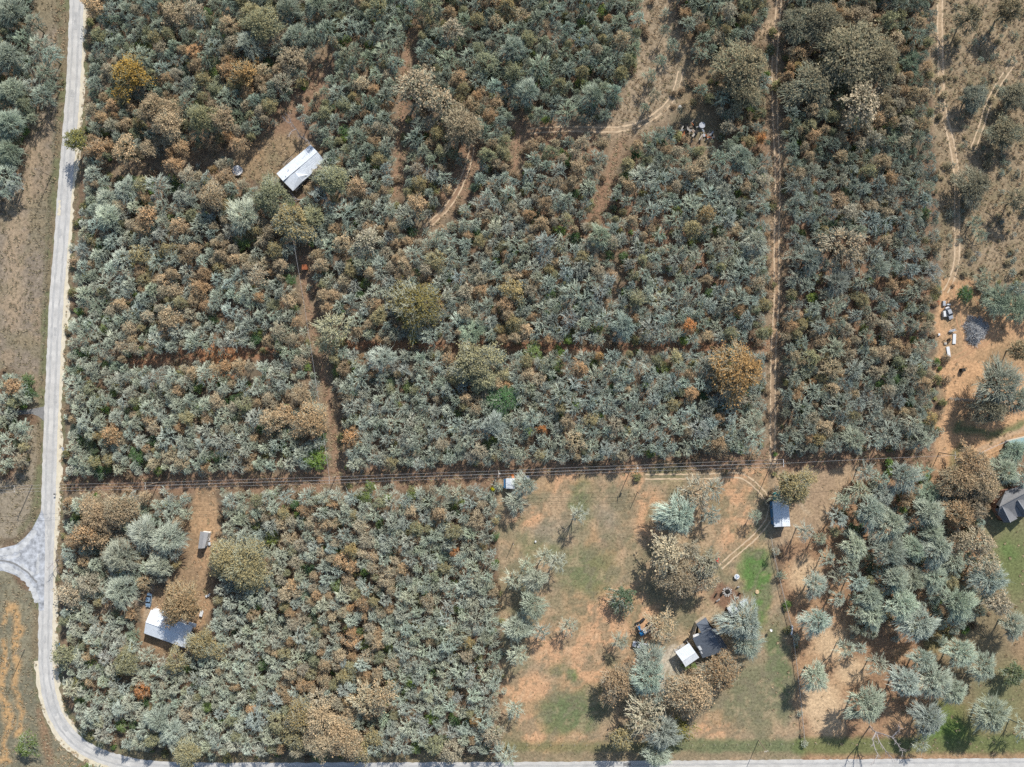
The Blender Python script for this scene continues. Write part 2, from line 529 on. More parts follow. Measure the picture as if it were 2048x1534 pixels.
    C *= np.array([.69, .71, .71])
    far = (np.abs(X) > 225) | (np.abs(Y) > 175)
    C[far] = (.22, .19, .12)
    nx, ny = len(xs), len(ys)
    i, j = np.meshgrid(np.arange(nx - 1), np.arange(ny - 1), indexing='ij')
    a = (i * ny + j).ravel()
    F = np.stack([a, a + ny, a + ny + 1, a + 1], 1)
    m = bpy.data.materials.new("soil")
    m.use_nodes = True
    t = m.node_tree
    b = t.nodes["Principled BSDF"]
    b.inputs["Roughness"].default_value = 0.95
    b.inputs["Specular IOR Level"].default_value = 0.1
    at = t.nodes.new("ShaderNodeAttribute")
    at.attribute_name = "soil_colour"
    geo = t.nodes.new("ShaderNodeNewGeometry")
    nz = t.nodes.new("ShaderNodeTexNoise")
    nz.inputs["Scale"].default_value = 1.1
    nz.inputs["Detail"].default_value = 6
    nz.inputs["Roughness"].default_value = 0.75
    t.links.new(geo.outputs["Position"], nz.inputs["Vector"])
    mr = t.nodes.new("ShaderNodeMapRange")
    mr.inputs["From Min"].default_value = .3
    mr.inputs["From Max"].default_value = .7
    mr.inputs["To Min"].default_value = .52
    mr.inputs["To Max"].default_value = 1.48
    t.links.new(nz.outputs[0], mr.inputs["Value"])
    mul = t.nodes.new("ShaderNodeVectorMath")
    mul.operation = 'SCALE'
    t.links.new(at.outputs["Color"], mul.inputs[0])
    t.links.new(mr.outputs[0], mul.inputs["Scale"])
    t.links.new(mul.outputs[0], b.inputs["Base Color"])
    bp = t.nodes.new("ShaderNodeBump")
    bp.inputs["Strength"].default_value = 0.6
    bp.inputs["Distance"].default_value = 0.25
    t.links.new(nz.outputs[0], bp.inputs["Height"])
    t.links.new(bp.outputs[0], b.inputs["Normal"])
    V = np.stack([X, Y, np.zeros_like(X)], 1)
    me = np_mesh("ground", V, F, None, [m])
    ca = me.attributes.new("soil_colour", 'FLOAT_COLOR', 'POINT')
    ca.data.foreach_set("color", np.concatenate([C, np.ones((len(C), 1))], 1).astype(np.float32).ravel())
    o = bpy.data.objects.new("ground", me)
    COL.objects.link(o)
    return props(o, "dry red soil, leaf litter and patchy grass of the whole tract", kind="structure")


ground = make_ground()


# ------------------------------------------------------------------ roads and tracks
def resample(pts, step):
    pts = [Vector((p[0], p[1])) for p in pts]
    # Catmull-Rom through the points, then even steps
    dense = []
    for i in range(len(pts) - 1):
        p0, p1, p2, p3 = pts[max(i - 1, 0)], pts[i], pts[i + 1], pts[min(i + 2, len(pts) - 1)]
        n = max(2, int((p2 - p1).length / step * 2))
        for k in range(n):
            t = k / n
            dense.append(0.5 * ((2 * p1) + (p2 - p0) * t + (2 * p0 - 5 * p1 + 4 * p2 - p3) * t * t + (3 * p1 - p0 - 3 * p2 + p3) * t ** 3))
    dense.append(pts[-1])
    out, acc = [dense[0]], 0
    for a, b in zip(dense[:-1], dense[1:]):
        acc += (b - a).length
        if acc >= step:
            out.append(b)
            acc = 0
    return out


def strip(name, pts, offs, z, mat, seed=0, rag=0.3, step=6, parent=None):
    """A sheet along a line given in photo pixels; offs = metres of the two edges from the line."""
    c = [P(p.x, p.y) for p in resample(pts, step)]
    r = random.Random(seed)
    V, F = [], []
    m = 5
    for i, p in enumerate(c):
        d = (c[min(i + 1, len(c) - 1)] - c[max(i - 1, 0)]).normalized()
        nrm = Vector((-d.y, d.x, 0))
        a, b = offs[0](i / len(c)) if callable(offs[0]) else offs[0], offs[1](i / len(c)) if callable(offs[1]) else offs[1]
        a += r.uniform(-rag, rag)
        b += r.uniform(-rag, rag)
        for k in range(m):
            o = a + (b - a) * k / (m - 1)
            V.append((p.x + nrm.x * o, p.y + nrm.y * o, z))
    for i in range(len(c) - 1):
        for k in range(m - 1):
            q = i * m + k
            F.append((q, q + 1, q + m + 1, q + m))
    mb = MB()
    mb.add(V, F)
    return mb.build(name, mat, parent)


def road_mat():
    m = bpy.data.materials.new("worn chip seal")
    m.use_nodes = True
    t = m.node_tree
    b = t.nodes["Principled BSDF"]
    b.inputs["Roughness"].default_value = 0.85
    b.inputs["Specular IOR Level"].default_value = 0.25
    geo = t.nodes.new("ShaderNodeNewGeometry")
    n1 = t.nodes.new("ShaderNodeTexNoise")
    n1.inputs["Scale"].default_value = 0.22
    n1.inputs["Detail"].default_value = 8
    n1.inputs["Roughness"].default_value = .7
    t.links.new(geo.outputs["Position"], n1.inputs["Vector"])
    r = t.nodes.new("ShaderNodeValToRGB")
    r.color_ramp.elements[0].position = .35
    r.color_ramp.elements[1].position = .68
    r.color_ramp.elements[0].color = (.39, .375, .345, 1)
    r.color_ramp.elements[1].color = (.56, .535, .485, 1)
    t.links.new(n1.outputs[0], r.inputs[0])
    t.links.new(r.outputs[0], b.inputs["Base Color"])
    return m


M_ROAD = road_mat()
M_SHOULDER = node_mat("pale caliche", (.57, .505, .375), .95, .1, .12, .6)
M_WHEEL = node_mat("wheel path", (.385, .375, .35), .85, .2, .14, .5)
M_CALICHE = node_mat("white gravel", (.44, .44, .425), .9, .15, .28, .5)
M_DRIVEG = node_mat("grey gravel", (.20, .195, .185), .95, .1, .2, 1.0)
M_RUT = node_mat("packed sand", (.50, .375, .245), .95, .1, .18, .5)
M_RUTR = node_mat("packed red soil", (.40, .235, .13), .95, .1, .18, .5)

props(strip("shoulder", ROAD[:16], (-0.3, lambda t: 3.9 + .5 * math.sin(t * 30) + .3 * math.sin(t * 71)), .012, M_SHOULDER, 3, .6), "cream caliche shoulder along the wood side of the road", kind="structure")
props(strip("shoulder", ROAD[12:19], (lambda t: -4.4 + 0.3 * math.sin(t * 9), 0), .010, M_SHOULDER, 4, .3), "cream caliche shoulder on the outside of the bend", kind="structure")
props(strip("road", ROAD, (-2.75, 2.35), .022, M_ROAD, 5, .16), "pale worn chip seal country road bending along two sides", kind="structure")
for k, (o1, o2) in enumerate(((-1.65, -0.95), (0.55, 1.25))):
    props(strip("wheel_path", ROAD, (o1, o2), .028, M_WHEEL, 6 + k, .18), "darker wheel path worn into the pale road", kind="structure")

rp = random.Random(77)
for k in range(16):
    i0 = rp.randrange(1, len(ROAD) - 3)
    a_, b_ = ROAD[i0], ROAD[i0 + 1]
    t0 = rp.uniform(0, .7)
    L_ = rp.uniform(14, 45) / max(math.hypot(b_[0] - a_[0], b_[1] - a_[1]), 1)
    q0 = (a_[0] + (b_[0] - a_[0]) * t0, a_[1] + (b_[1] - a_[1]) * t0)
    q1 = (a_[0] + (b_[0] - a_[0]) * min(1, t0 + L_), a_[1] + (b_[1] - a_[1]) * min(1, t0 + L_))
    o_ = rp.uniform(-2.2, 1.0)
    props(strip("road_patch", [q0, ((q0[0] + q1[0]) / 2, (q0[1] + q1[1]) / 2), q1], (o_, o_ + rp.uniform(.5, 1.3)), .033 + k * .0006, rp.choice([M_WHEEL, M_DRIVEG, M_SHOULDER, M_WHEEL]), 300 + k, .3, 3), "worn patch on the pale road", kind="structure")
# side road mouth
jm = MB()
junction = [(-90, 1098), (0, 1097), (33, 1089), (52, 1073), (64, 1058), (76, 1036), (84, 1018), (90, 1040), (90, 1100), (88, 1220), (79, 1222), (76, 1200), (66, 1178), (50, 1162), (30, 1150), (8, 1142), (-90, 1140)]
jm.add([P(x, y) + Vector((0, 0, .030)) for x, y in junction], [tuple(range(len(junction)))[::-1]])
M_OLDASPH = node_mat("patched asphalt", (.24, .245, .25), .9, .2, .35, .5, var2=(.40, .41, .42))
props(jm.build("side_road", M_OLDASPH), "grey flared mouth of the side road joining from the west", kind="structure")
for k, (pts, o1, o2) in enumerate((([(-60, 1104), (0, 1104), (30, 1100), (55, 1082), (72, 1060)], -.9, .9), ([(-60, 1134), (0, 1131), (28, 1140), (50, 1158), (66, 1180), (76, 1205)], -1.0, .8),
                                   ([(40, 1130), (56, 1142), (64, 1152)], -.8, .8), ([(76, 1108), (77, 1130), (74, 1150)], -.5, .5), ([(-30, 1117), (20, 1115), (44, 1108)], -.45, .45))):
    props(strip("gravel_spread", pts, (o1, o2), .036 + .003 * k, M_CALICHE, 20 + k, .45, 4), "white gravel spread over the side road mouth", kind="structure")
props(strip("wheel_path", [(-60, 1122), (0, 1121), (30, 1128), (55, 1145), (74, 1165)], (-.3, .3), .052, M_DRIVEG, 31, .12, 4), "dark tyre mark across the side road mouth", kind="structure")
gm = MB()
gd = [(62, 818), (78, 815), (92, 812), (91, 846), (84, 838), (76, 832), (64, 828), (20, 830), (-20, 828), (-20, 820), (30, 821)]
gm.add([P(x, y) + Vector((0, 0, .016)) for x, y in gd], [tuple(range(len(gd)))[::-1]])
props(gm.build("field_entrance", M_DRIVEG), "dark gravel field entrance off the road", kind="structure")

TRACKS = [
    (LANES[5][0], M_RUT, "sandy double track down the east meadow"),
    (LANES[6][0], M_RUT, "sandy double track across the upper clearing"),
    (LANES[10][0], M_RUT, "sandy double track curving through the middle wood"),
    (LANES[4][0], M_RUT, "double track down the long north-south lane"),
    ([(1543, 1010), (1536, 1040), (1508, 1075), (1465, 1112), (1440, 1136)], M_RUT, "pale double track from the blue-roofed shed into the yard"),
    ([(1290, 953), (1400, 953), (1470, 950), (1495, 958), (1525, 985), (1540, 1010)], M_RUT, "sandy double track under the power line"),
    ([(1930, 560), (1955, 600), (1980, 630), (1975, 680), (1945, 692), (1925, 665), (1915, 620), (1912, 560)], M_RUTR, "red wheel track looping round the brush heap"),
    ([(1905, 720), (1940, 700), (1990, 670), (2060, 650)], M_RUTR, "red double track leading past the brush heap eastwards"),
    ([(2030, 120), (1985, 190), (1960, 260), (1945, 300)], M_RUT, "faint double track slanting over the meadow"),
]
for k, (pts, mt, lab) in enumerate(TRACKS):
    for s in (-1, 1):
        props(strip("track_rut", pts, (s * .85 - .24, s * .85 + .24), .010 + .002 * k, mt, 40 + k, .14, 5), lab, kind="structure")

# ------------------------------------------------------------------ tree shapes
M_BARK = tint_mat("bark", .55, .95)
M_TWIG = tint_mat("lichen twig", .55, 1.75)
M_LEAF = tint_mat("leaf", .62, 1.62, .20, "tint")


def tubes(P0, P1, R0, R1, n=3, rnd=None):
    N = len(P0)
    d = P1 - P0
    d /= np.linalg.norm(d, axis=1)[:, None] + 1e-9
    ref = np.where(np.abs(d[:, 2:3]) > .9, np.array([[1., 0, 0]]), np.array([[0, 0, 1.]]))
    a = np.cross(d, ref)
    a /= np.linalg.norm(a, axis=1)[:, None]
    b = np.cross(d, a)
    V = np.zeros((N, 2 * n, 3))
    for k in range(n):
        t = 2 * math.pi * k / n
        o = a * math.cos(t) + b * math.sin(t)
        V[:, k] = P0 + o * R0[:, None]
        V[:, n + k] = P1 + o * R1[:, None]
    base = np.arange(N)[:, None] * 2 * n
    F = []
    for k in range(n):
        k2 = (k + 1) % n
        F.append(np.concatenate([base + k, base + k2, base + n + k2, base + n + k], 1))
    F = np.stack(F, 1).reshape(-1, 4)
    if rnd is None: rnd = np.full(N, .5)
    return V.reshape(-1, 3), F, np.repeat(rnd, 2 * n)


def join(parts):
    Vs, Fs, Rs, Ms, n = [], [], [], [], 0
    for (V, F, R), m in parts:
        Vs.append(V)
        Fs.append(F + n)
        Rs.append(R)
        Ms.append(np.full(len(F), m))
        n += len(V)
    return np.concatenate(Vs), np.concatenate(Fs), np.concatenate(Rs), np.concatenate(Ms)


def unit(v):
    return v / (np.linalg.norm(v, axis=-1, keepdims=True) + 1e-9)


def grow(seed, R=3.0, h=7.0, nl=6, ns=6, nt=5, nk=4, leaves=0, leaf=.34, tip_r=.042, trunk_f=.38, irregular=.25, leaf_fill=1.0):
    """Branch skeleton of a round-topped tree. Returns trunk parts and crown parts."""
    r = np.random.default_rng(seed)
    th = h * trunk_f
    tr = R * .055
    lean = r.normal(0, .05 * R, 2)
    top = np.array([lean[0], lean[1], th])
    trunk = [(tubes(np.array([[0, 0, -.1], [lean[0] * .4, lean[1] * .4, th * .5]]), np.array([[lean[0] * .4, lean[1] * .4, th * .5], top]),
                    np.array([tr * 1.35, tr]), np.array([tr, tr * .85]), 7), 0)]
    sect = 1 + irregular * r.normal(0, 1, 12)
    core = np.array([lean[0], lean[1], th + .12 * (h - th)])
    az = np.arange(nl) / nl * 2 * math.pi + r.uniform(-.35, .35, nl)
    inner = r.random(nl) < .3
    rad = np.where(inner, r.uniform(.12, .35, nl), r.uniform(.45, .72, nl)) * R
    zt = th + (h - th) * np.where(inner, r.uniform(.75, .95, nl), r.uniform(.35, .75, nl))
    end = np.stack([np.cos(az) * rad, np.sin(az) * rad, zt], 1) + np.array([*lean, 0])
    start = np.repeat(top[None] * np.array([[1, 1, 1]]), nl, 0)
    start[:, 2] *= r.uniform(.75, 1, nl)
    mid = start + (end - start) * .5 + r.normal(0, .07 * R, (nl, 3)) + np.array([0, 0, .06 * R])
    q = tr * r.uniform(.5, .75, nl)
    trunk.append((tubes(start, mid, q, q * .8, 5), 0))
    trunk.append((tubes(mid, end, q * .8, q * .5, 5), 0))

    def child(s, m, e, k, length, spread, up, rs, t0=.25):
        n = len(s)
        t = np.clip(np.tile(np.linspace(t0, 1, k), n) + r.uniform(-.06, .06, n * k), .1, 1)[:, None]
        s_, m_, e_ = (np.repeat(a, k, 0) for a in (s, m, e))
        p = np.where(t < .5, s_ + (m_ - s_) * t * 2, m_ + (e_ - m_) * (t - .5) * 2)
        pd = unit(e_ - m_)
        out = unit(p - core)
        d = unit(pd * .40 + out * .75 + np.array([0, 0, up]) + r.normal(0, spread, (n * k, 3)))
        L = length * r.uniform(.6, 1.25, (n * k, 1))
        e2 = p + d * L
        m2 = (p + e2) / 2 + r.normal(0, .05, (n * k, 3)) * L + np.array([0, 0, .04]) * L
        rr = np.full(n * k, rs) * r.uniform(.75, 1.2, n * k)
        return p, m2, e2, rr

    # boughs end evenly over the dome and spring from the nearest limb
    n1 = nl * ns
    i_ = np.arange(n1) + .5
    rho = np.sqrt(i_ / n1) * .84
    ga = i_ * 2.39996 + r.uniform(0, 6.28)
    dome = np.sqrt(np.clip(1 - .8 * rho ** 2, 0, 1)) * np.where(r.random(n1) < .75, r.uniform(.72, .92, n1), r.uniform(.4, .7, n1))
    e1 = np.stack([np.cos(ga) * rho * R, np.sin(ga) * rho * R, th + (h - th) * dome], 1) + r.normal(0, .05 * R, (n1, 3)) * np.array([1, 1, .6])
    ends = np.concatenate([mid, end, top[None]])
    near_ = np.argmin(((e1[:, None] - ends[None]) ** 2).sum(2), 1)
    s1 = ends[near_]
    far_ = np.linalg.norm(e1 - s1, axis=1) < .12 * R
    s1 = np.where(far_[:, None], top[None], s1)
    m1 = (s1 + e1) / 2 + r.normal(0, .04 * R, (n1, 3))
    r1 = np.full(n1, tr * .30) * r.uniform(.75, 1.2, n1)
    s2, m2, e2, r2 = child(s1, m1, e1, nt, .30 * R, .36, .05, tip_r * 1.3, .35)
    s3, m3, e3, r3 = child(s2, m2, e2, nk, .30 * R, .34, .03, tip_r, .15)
    allp = np.concatenate([e1, e2, e3])
    # fit to the dome
    pr = np.percentile(np.hypot(allp[:, 0], allp[:, 1]), 95)
    pz = allp[:, 2].max()

    def fit(p):
        p = p.copy()
        a = np.arctan2(p[:, 1], p[:, 0])
        i = (a / (2 * math.pi) * 12) % 12
        i0 = np.floor(i).astype(int) % 12
        f = i - np.floor(i)
        sc = sect[i0] * (1 - f) + sect[(i0 + 1) % 12] * f
        sc = 1 + (np.clip(sc, .6, 1.35) - 1) * np.clip(np.hypot(p[:, 0], p[:, 1]) / R, 0, 1)
        p[:, 0] *= R / pr * sc
        p[:, 1] *= R / pr * sc
        rel = np.clip(np.hypot(p[:, 0], p[:, 1]) / R, 0, 1.2)
        zz = np.maximum(p[:, 2] - th, -.2 * h) / max(pz - th, .1)
        p[:, 2] = th + (h - th) * zz * (1 - .28 * rel ** 2)
        return p

    s1, m1, e1, s2, m2, e2, s3, m3, e3 = (fit(p) for p in (s1, m1, e1, s2, m2, e2, s3, m3, e3))
    start, mid, end = (fit(p) if False else p for p in (start, mid, end))
    trunk = trunk[:1]
    f_mid, f_end = fit(mid), fit(end)
    trunk.append((tubes(start, f_mid, q, q * .8, 5), 0))
    trunk.append((tubes(f_mid, f_end, q * .8, q * .5, 5), 0))
    crown = []
    u = r.random(len(s1)) * .35
    crown.append((tubes(s1, m1, r1, r1 * .8, 4, u), 1))
    crown.append((tubes(m1, e1, r1 * .8, r1 * .5, 4, u), 1))
    u = .2 + r.random(len(s2)) * .5
    crown.append((tubes(s2, m2, r2, r2 * .85, 3, u), 1))
    crown.append((tubes(m2, e2, r2 * .85, r2 * .6, 3, u), 1))
    if nk:
        u = .3 + r.random(len(s3)) * .7
        crown.append((tubes(s3, m3, r3, r3 * .85, 3, u), 1))
        crown.append((tubes(m3, e3, r3 * .85, r3 * .35, 3, u), 1))
    if leaves:
        nb = len(e1)
        bough = np.concatenate([np.repeat(np.arange(nb), nt * nk), np.repeat(np.arange(nb), nt * nk), np.repeat(np.arange(nb), nt)])
        src = np.concatenate([e3, m3, e2])
        full = np.clip(r.normal(leaf_fill, .28, nb), .05, 1)      # whole boughs hold more or fewer leaves
        tone = r.random(nb)
        keep = r.random(len(src)) < full[bough]
        src, bough = src[keep], bough[keep]
        c = np.repeat(src, leaves, 0) + r.normal(0, leaf * .75, (len(src) * leaves, 3))
        lr = np.clip(.55 * np.repeat(tone[bough], leaves) + .45 * r.random(len(c)), 0, 1)
        n = len(c)
        nr = unit(r.normal(0, .6, (n, 3)) + np.array([0, 0, .75]) + unit(c - np.array([0, 0, th])) * .5)
        a = unit(np.cross(nr, unit(r.normal(0, 1, (n, 3)))))
        b = np.cross(nr, a)
        sz = leaf * r.uniform(.55, 1.25, (n, 1)) * .5
        asp = r.uniform(.55, 1.0, (n, 1))
        bend = nr * sz * r.uniform(-.5, .1, (n, 1))
        V = np.stack([c - a * sz + bend, c - b * sz * asp, c + a * sz + bend, c + b * sz * asp], 1).reshape(-1, 3)
        F = np.arange(n * 4).reshape(-1, 4)
        crown.append(((V, F, np.repeat(lr, 4)), 2))
    return trunk, crown


PROTO = bpy.data.collections.new("tree_shapes")     # never linked: only sources for the distant mass
MATS = [M_BARK, M_TWIG, M_LEAF]


class Shape:
    def __init__(self, name, R, h, trunk, crown):
        self.R, self.h = R, h
        V, F, Rn, Mi = join(trunk)
        self.trunk = np_mesh(name + "_trunk", V, F, Rn, MATS, Mi)
        V, F, Rn, Mi = join(crown)
        self.crown = np_mesh(name + "_crown", V, F, Rn, MATS, Mi)
        V, F, Rn, Mi = join(trunk + crown)
        self.whole = np_mesh(name, V, F, Rn, MATS, Mi)


SHAPES = {'bare': [], 'big': [], 'leafy': [], 'half': [], 'bigleaf': []}
for k in range(10):
    SHAPES['bare'].append(Shape("bare%d" % k, 3.0, 8.5, *grow(100 + k, h=8.5, nl=[7, 8, 6, 7, 8, 7, 6, 9, 5, 8][k], ns=5, nt=4, nk=4, tip_r=.038, irregular=.24)))
for k in range(4):
    SHAPES['big'].append(Shape("big%d" % k, 5.5, 12.0, *grow(200 + k, R=5.5, h=12, nl=10, ns=8, nt=6, nk=5, tip_r=.045, irregular=.2)))
for k in range(5):
    SHAPES['leafy'].append(Shape("leafy%d" % k, 3.5, 8.5, *grow(300 + k, R=3.5, h=8.5, nl=7, ns=6, nt=4, nk=3, leaves=2, leaf=.38, tip_r=.04, irregular=.28, leaf_fill=.48)))
for k in range(5):
    SHAPES['half'].append(Shape("half%d" % k, 3.2, 8.5, *grow(400 + k, R=3.2, h=8.5, nl=7, ns=6, nt=4, nk=3, leaves=1, leaf=.34, tip_r=.05, irregular=.24, leaf_fill=.45)))
for k in range(4):
    SHAPES['bigleaf'].append(Shape("bigleaf%d" % k, 6.5, 12.5, *grow(500 + k, R=6.5, h=12.5, nl=10, ns=8, nt=6, nk=4, leaves=2, leaf=.48, tip_r=.05, irregular=.28, leaf_fill=.46)))

# ------------------------------------------------------------------ where the trees stand (photo pixels of the crown, radius)
NAMED_TREES = [
    # yard and its edge
    (1157, 1027, 20, 'w'), (1050, 971, 24, 'b'), (1030, 1004, 22, 'b'), (1361, 1032, 38, 'b'), (1389, 989, 32, 'h'), (1427, 981, 22, 'b'), (1335, 1042, 27, 'b'),
    (1422, 1030, 20, 'b'), (1333, 1109, 38, 'th'), (1381, 1101, 22, 'h'), (1412, 1131, 30, 'h'), (1511, 1032, 12, 'b'), (1053, 1131, 19, 'w'), (1091, 1113, 17, 'w'),
    (1114, 1124, 18, 'w'), (1071, 1159, 24, 'w'), (1063, 1212, 26, 'b'), (1033, 1258, 28, 'b'), (1084, 1264, 17, 'b'), (1035, 1309, 23, 'b'), (1137, 1253, 17, 'b'),
    (1249, 1195, 25, 'dg'), (1241, 1284, 17, 'b'), (1322, 1256, 30, 'th'), (1299, 1324, 31, 'b'), (1297, 1358, 32, 'b'), (1333, 1370, 20, 'b'), (1316, 1390, 22, 'b'),
    (1239, 1368, 35, 'br'), (1386, 1396, 40, 'br'), (1440, 1347, 35, 'br'), (1287, 1437, 38, 'h'), (1246, 1475, 26, 'y'), (1328, 1470, 32, 'b'), (1361, 1457, 24, 'og'),
    (1313, 1513, 26, 'b'), (1490, 1246, 40, 'b'), (1492, 1286, 30, 'b'), (1462, 1270, 15, 't'), (1363, 1163, 34, 't'), (1414, 1160, 22, 'h'), (1028, 1419, 18, 'b'),
    (1015, 1513, 22, 'b'), (1440, 1236, 13, 't'), (1372, 1332, 8, 'lime'), (1388, 1333, 7, 'lime'), (1025, 1160, 18, 'w'), (1586, 974, 36, 'y'),
    # south-east
    (1630, 1172, 24, 'b'), (1678, 1154, 16, 'b'), (1676, 1200, 18, 'b'), (1635, 1243, 28, 'b'), (1716, 1167, 22, 'b'), (1742, 1195, 27, 'b'), (1747, 1233, 28, 'b'),
    (1691, 1299, 18, 'b'), (1721, 1297, 14, 'b'), (1757, 1330, 20, 'b'), (1630, 1353, 28, 'b'), (1732, 1411, 37, 'b'), (1808, 1210, 35, 'b'), (1841, 1251, 36, 'b'),
    (1917, 1208, 33, 'b'), (1846, 1322, 27, 'b'), (1813, 1368, 31, 'b'), (1871, 1365, 34, 'b'), (1910, 1386, 24, 'b'), (1922, 1307, 31, 'b'), (1968, 1335, 27, 'b'),
    (2027, 1253, 26, 'b'), (1981, 1159, 33, 'b'), (1999, 1208, 27, 'h'), (1859, 1444, 32, 'b'), (1986, 1432, 34, 'b'), (1843, 1487, 17, 'b'), (2030, 1348, 26, 'dg'),
    (1770, 1177, 19, 'b'), (1795, 1159, 25, 'b'), (1871, 1159, 27, 'b'), (1900, 1165, 18, 'y'), (2047, 1457, 22, 'b'), (1732, 943, 18, 'b'), (1808, 953, 30, 'b'),
    (1846, 945, 22, 'gb'), (1721, 981, 22, 'b'), (1767, 989, 24, 'b'), (1688, 1000, 16, 'b'), (1678, 1037, 20, 'b'), (1744, 1025, 31, 'b'), (1782, 1048, 34, 'b'),
    (1859, 1027, 29, 'b'), (1866, 1065, 25, 'b'), (1609, 1063, 17, 'b'), (1640, 1078, 14, 'b'), (1711, 1093, 27, 'b'), (1655, 1116, 17, 'b'), (1782, 1104, 32, 'b'),
    (1877, 1098, 31, 'b'), (1830, 1100, 24, 'b'), (1945, 923, 28, 'br'), (1925, 964, 33, 'br'), (1966, 972, 32, 'br'), (1922, 1030, 31, 'br'), (1948, 1004, 28, 'br'),
    (1922, 1078, 23, 't'), (1960, 1083, 29, 'h'), (1973, 1129, 29, 'h'), (2011, 945, 28, 'b'), (2030, 902, 24, 'gb'), (1830, 1160, 26, 'b'), (1700, 1130, 18, 'b'),
    # colour marks in the wood
    (260, 148, 37, 'gold'), (150, 280, 23, 'og'), (1478, 745, 46, 'gold2'), (1445, 760, 24, 'gold2'), (835, 615, 44, 'og2'), (1380, 652, 14, 'or'), (290, 432, 20, 'or2'), (700, 876, 19, 'or2'),
    (190, 1035, 34, 'br'), (232, 1022, 30, 'br'), (170, 1070, 26, 'br'), (200, 1075, 26, 'br'), (360, 1213, 37, 'br2'), (404, 1288, 31, 'y'), (350, 1322, 22, 'y'), (250, 1328, 27, 'og3'), (126, 1308, 25, 'og3'),
    (490, 1140, 42, 'y'), (445, 1118, 28, 'y'), (375, 1508, 28, 'y'), (630, 918, 24, 'lime'), (1005, 800, 31, 'g'), (1065, 705, 17, 'g2'), (730, 995, 14, 'g2'), (740, 972, 12, 'g2'),
    (55, 762, 14, 'g'), (58, 785, 14, 'g'), (25, 773, 18, 'or2'), (48, 1495, 20, 'g2'), (435, 915, 14, 'g'), (275, 912, 19, 'g'), (1120, 462, 12, 'lime'), (1930, 588, 17, 'g'),
    (945, 722, 42, 'y'), (962, 758, 30, 'y'), (668, 660, 32, 'yh'), (650, 690, 20, 'yh'), (540, 393, 34, 'og3'), (580, 440, 38, 'y'), (625, 432, 24, 'og3'), (668, 362, 32, 'og3'), (640, 390, 20, 'b'), (485, 432, 32, 'w'), (656, 330, 21, 'b'), (638, 348, 17, 'h'), (664, 312, 16, 'b'),
    (420, 395, 28, 't'), (308, 216, 33, 't'), (330, 246, 30, 't'), (402, 236, 27, 'og3'), (520, 48, 33, 'y'), (505, 25, 24, 'y'), (430, 180, 18, 'og3'), (830, 172, 38, 'h'), (880, 205, 32, 'h'), (925, 255, 34, 't'),
    (1490, 135, 46, 'd'), (1490, 190, 30, 'd'), (1700, 105, 58, 'd'), (1630, 170, 46, 'dd'), (1725, 205, 40, 'h'), (1590, 48, 38, 'dd'), (1650, 40, 34, 'd'), (1760, 120, 36, 'd'), (1690, 492, 38, 'h'), (1944, 195, 28, 'dd'),
    (2032, 190, 30, 'dd'), (2010, 262, 34, 'dd'), (1950, 372, 33, 'dd'), (1945, 30, 24, 'd'), (2020, 20, 26, 'd'), (1950, 445, 17, 'gb'), (1962, 470, 14, 'gb'), (1970, 552, 16, 'gb'), (2040, 400, 24, 'd'), (2000, 600, 30, 'gb'),
    (2030, 615, 32, 'gb'), (2000, 770, 44, 'b'), (1985, 815, 30, 'd'), (2036, 800, 26, 'b'), (2040, 700, 22, 'd'), (1460, 700, 16, 'gb'), (1302, 150, 13, 'b'), (1322, 120, 12, 'b'), (1310, 190, 12, 'h'), (1345, 90, 14, 'b'), (1290, 215, 10, 'b'), (1330, 60, 11, 'b'),
    (640, 1440, 36, 't'), (600, 1440, 30, 'y'), (680, 1470, 34, 't'), (590, 1475, 26, 'y'), (640, 1485, 30, 't'), (700, 1490, 28, 't'), (720, 1500, 22, 'y'), (560, 1445, 22, 'y'), (640, 1400, 24, 't'), (730, 1400, 30, 'th'),
    (760, 1390, 30, 'th'), (640, 1510, 16, 'g2'), (575, 1420, 14, 'og3'), (545, 840, 26, 't'), (570, 828, 22, 't'), (620, 845, 32, 't'), (600, 790, 22, 't'), (870, 1490, 20, 'og3'), (905, 1505, 22, 't'),
    (100, 112, 20, 'b'), (80, 92, 21, 'b'), (90, 145, 22, 'b'), (84, 190, 22, 'b'), (60, 130, 20, 'b'), (62, 172, 18, 'b'), (100, 172, 15, 'b'), (20, 20, 30, 'b'), (10, 110, 30, 'b'), (20, 180, 26, 'b'), (15, 245, 26, 'b'), (15, 300, 24, 'b'), (10, 350, 22, 'b'),
    (65, 48, 20, 'b'), (345, 30, 26, 't'), (185, 10, 22, 't'), (232, 100, 10, 'og3'), (225, 210, 14, 'or2'), (190, 300, 20, 'or2'), (350, 330, 18, 'or2'), (160, 1010, 20, 'b'), (285, 1070, 30, 'b'), (330, 1080, 32, 'b'),
    (240, 1115, 32, 'b'), (320, 1130, 26, 'b'), (240, 1185, 30, 'b'), (140, 1190, 28, 'h'), (180, 1170, 22, 'h'),
]

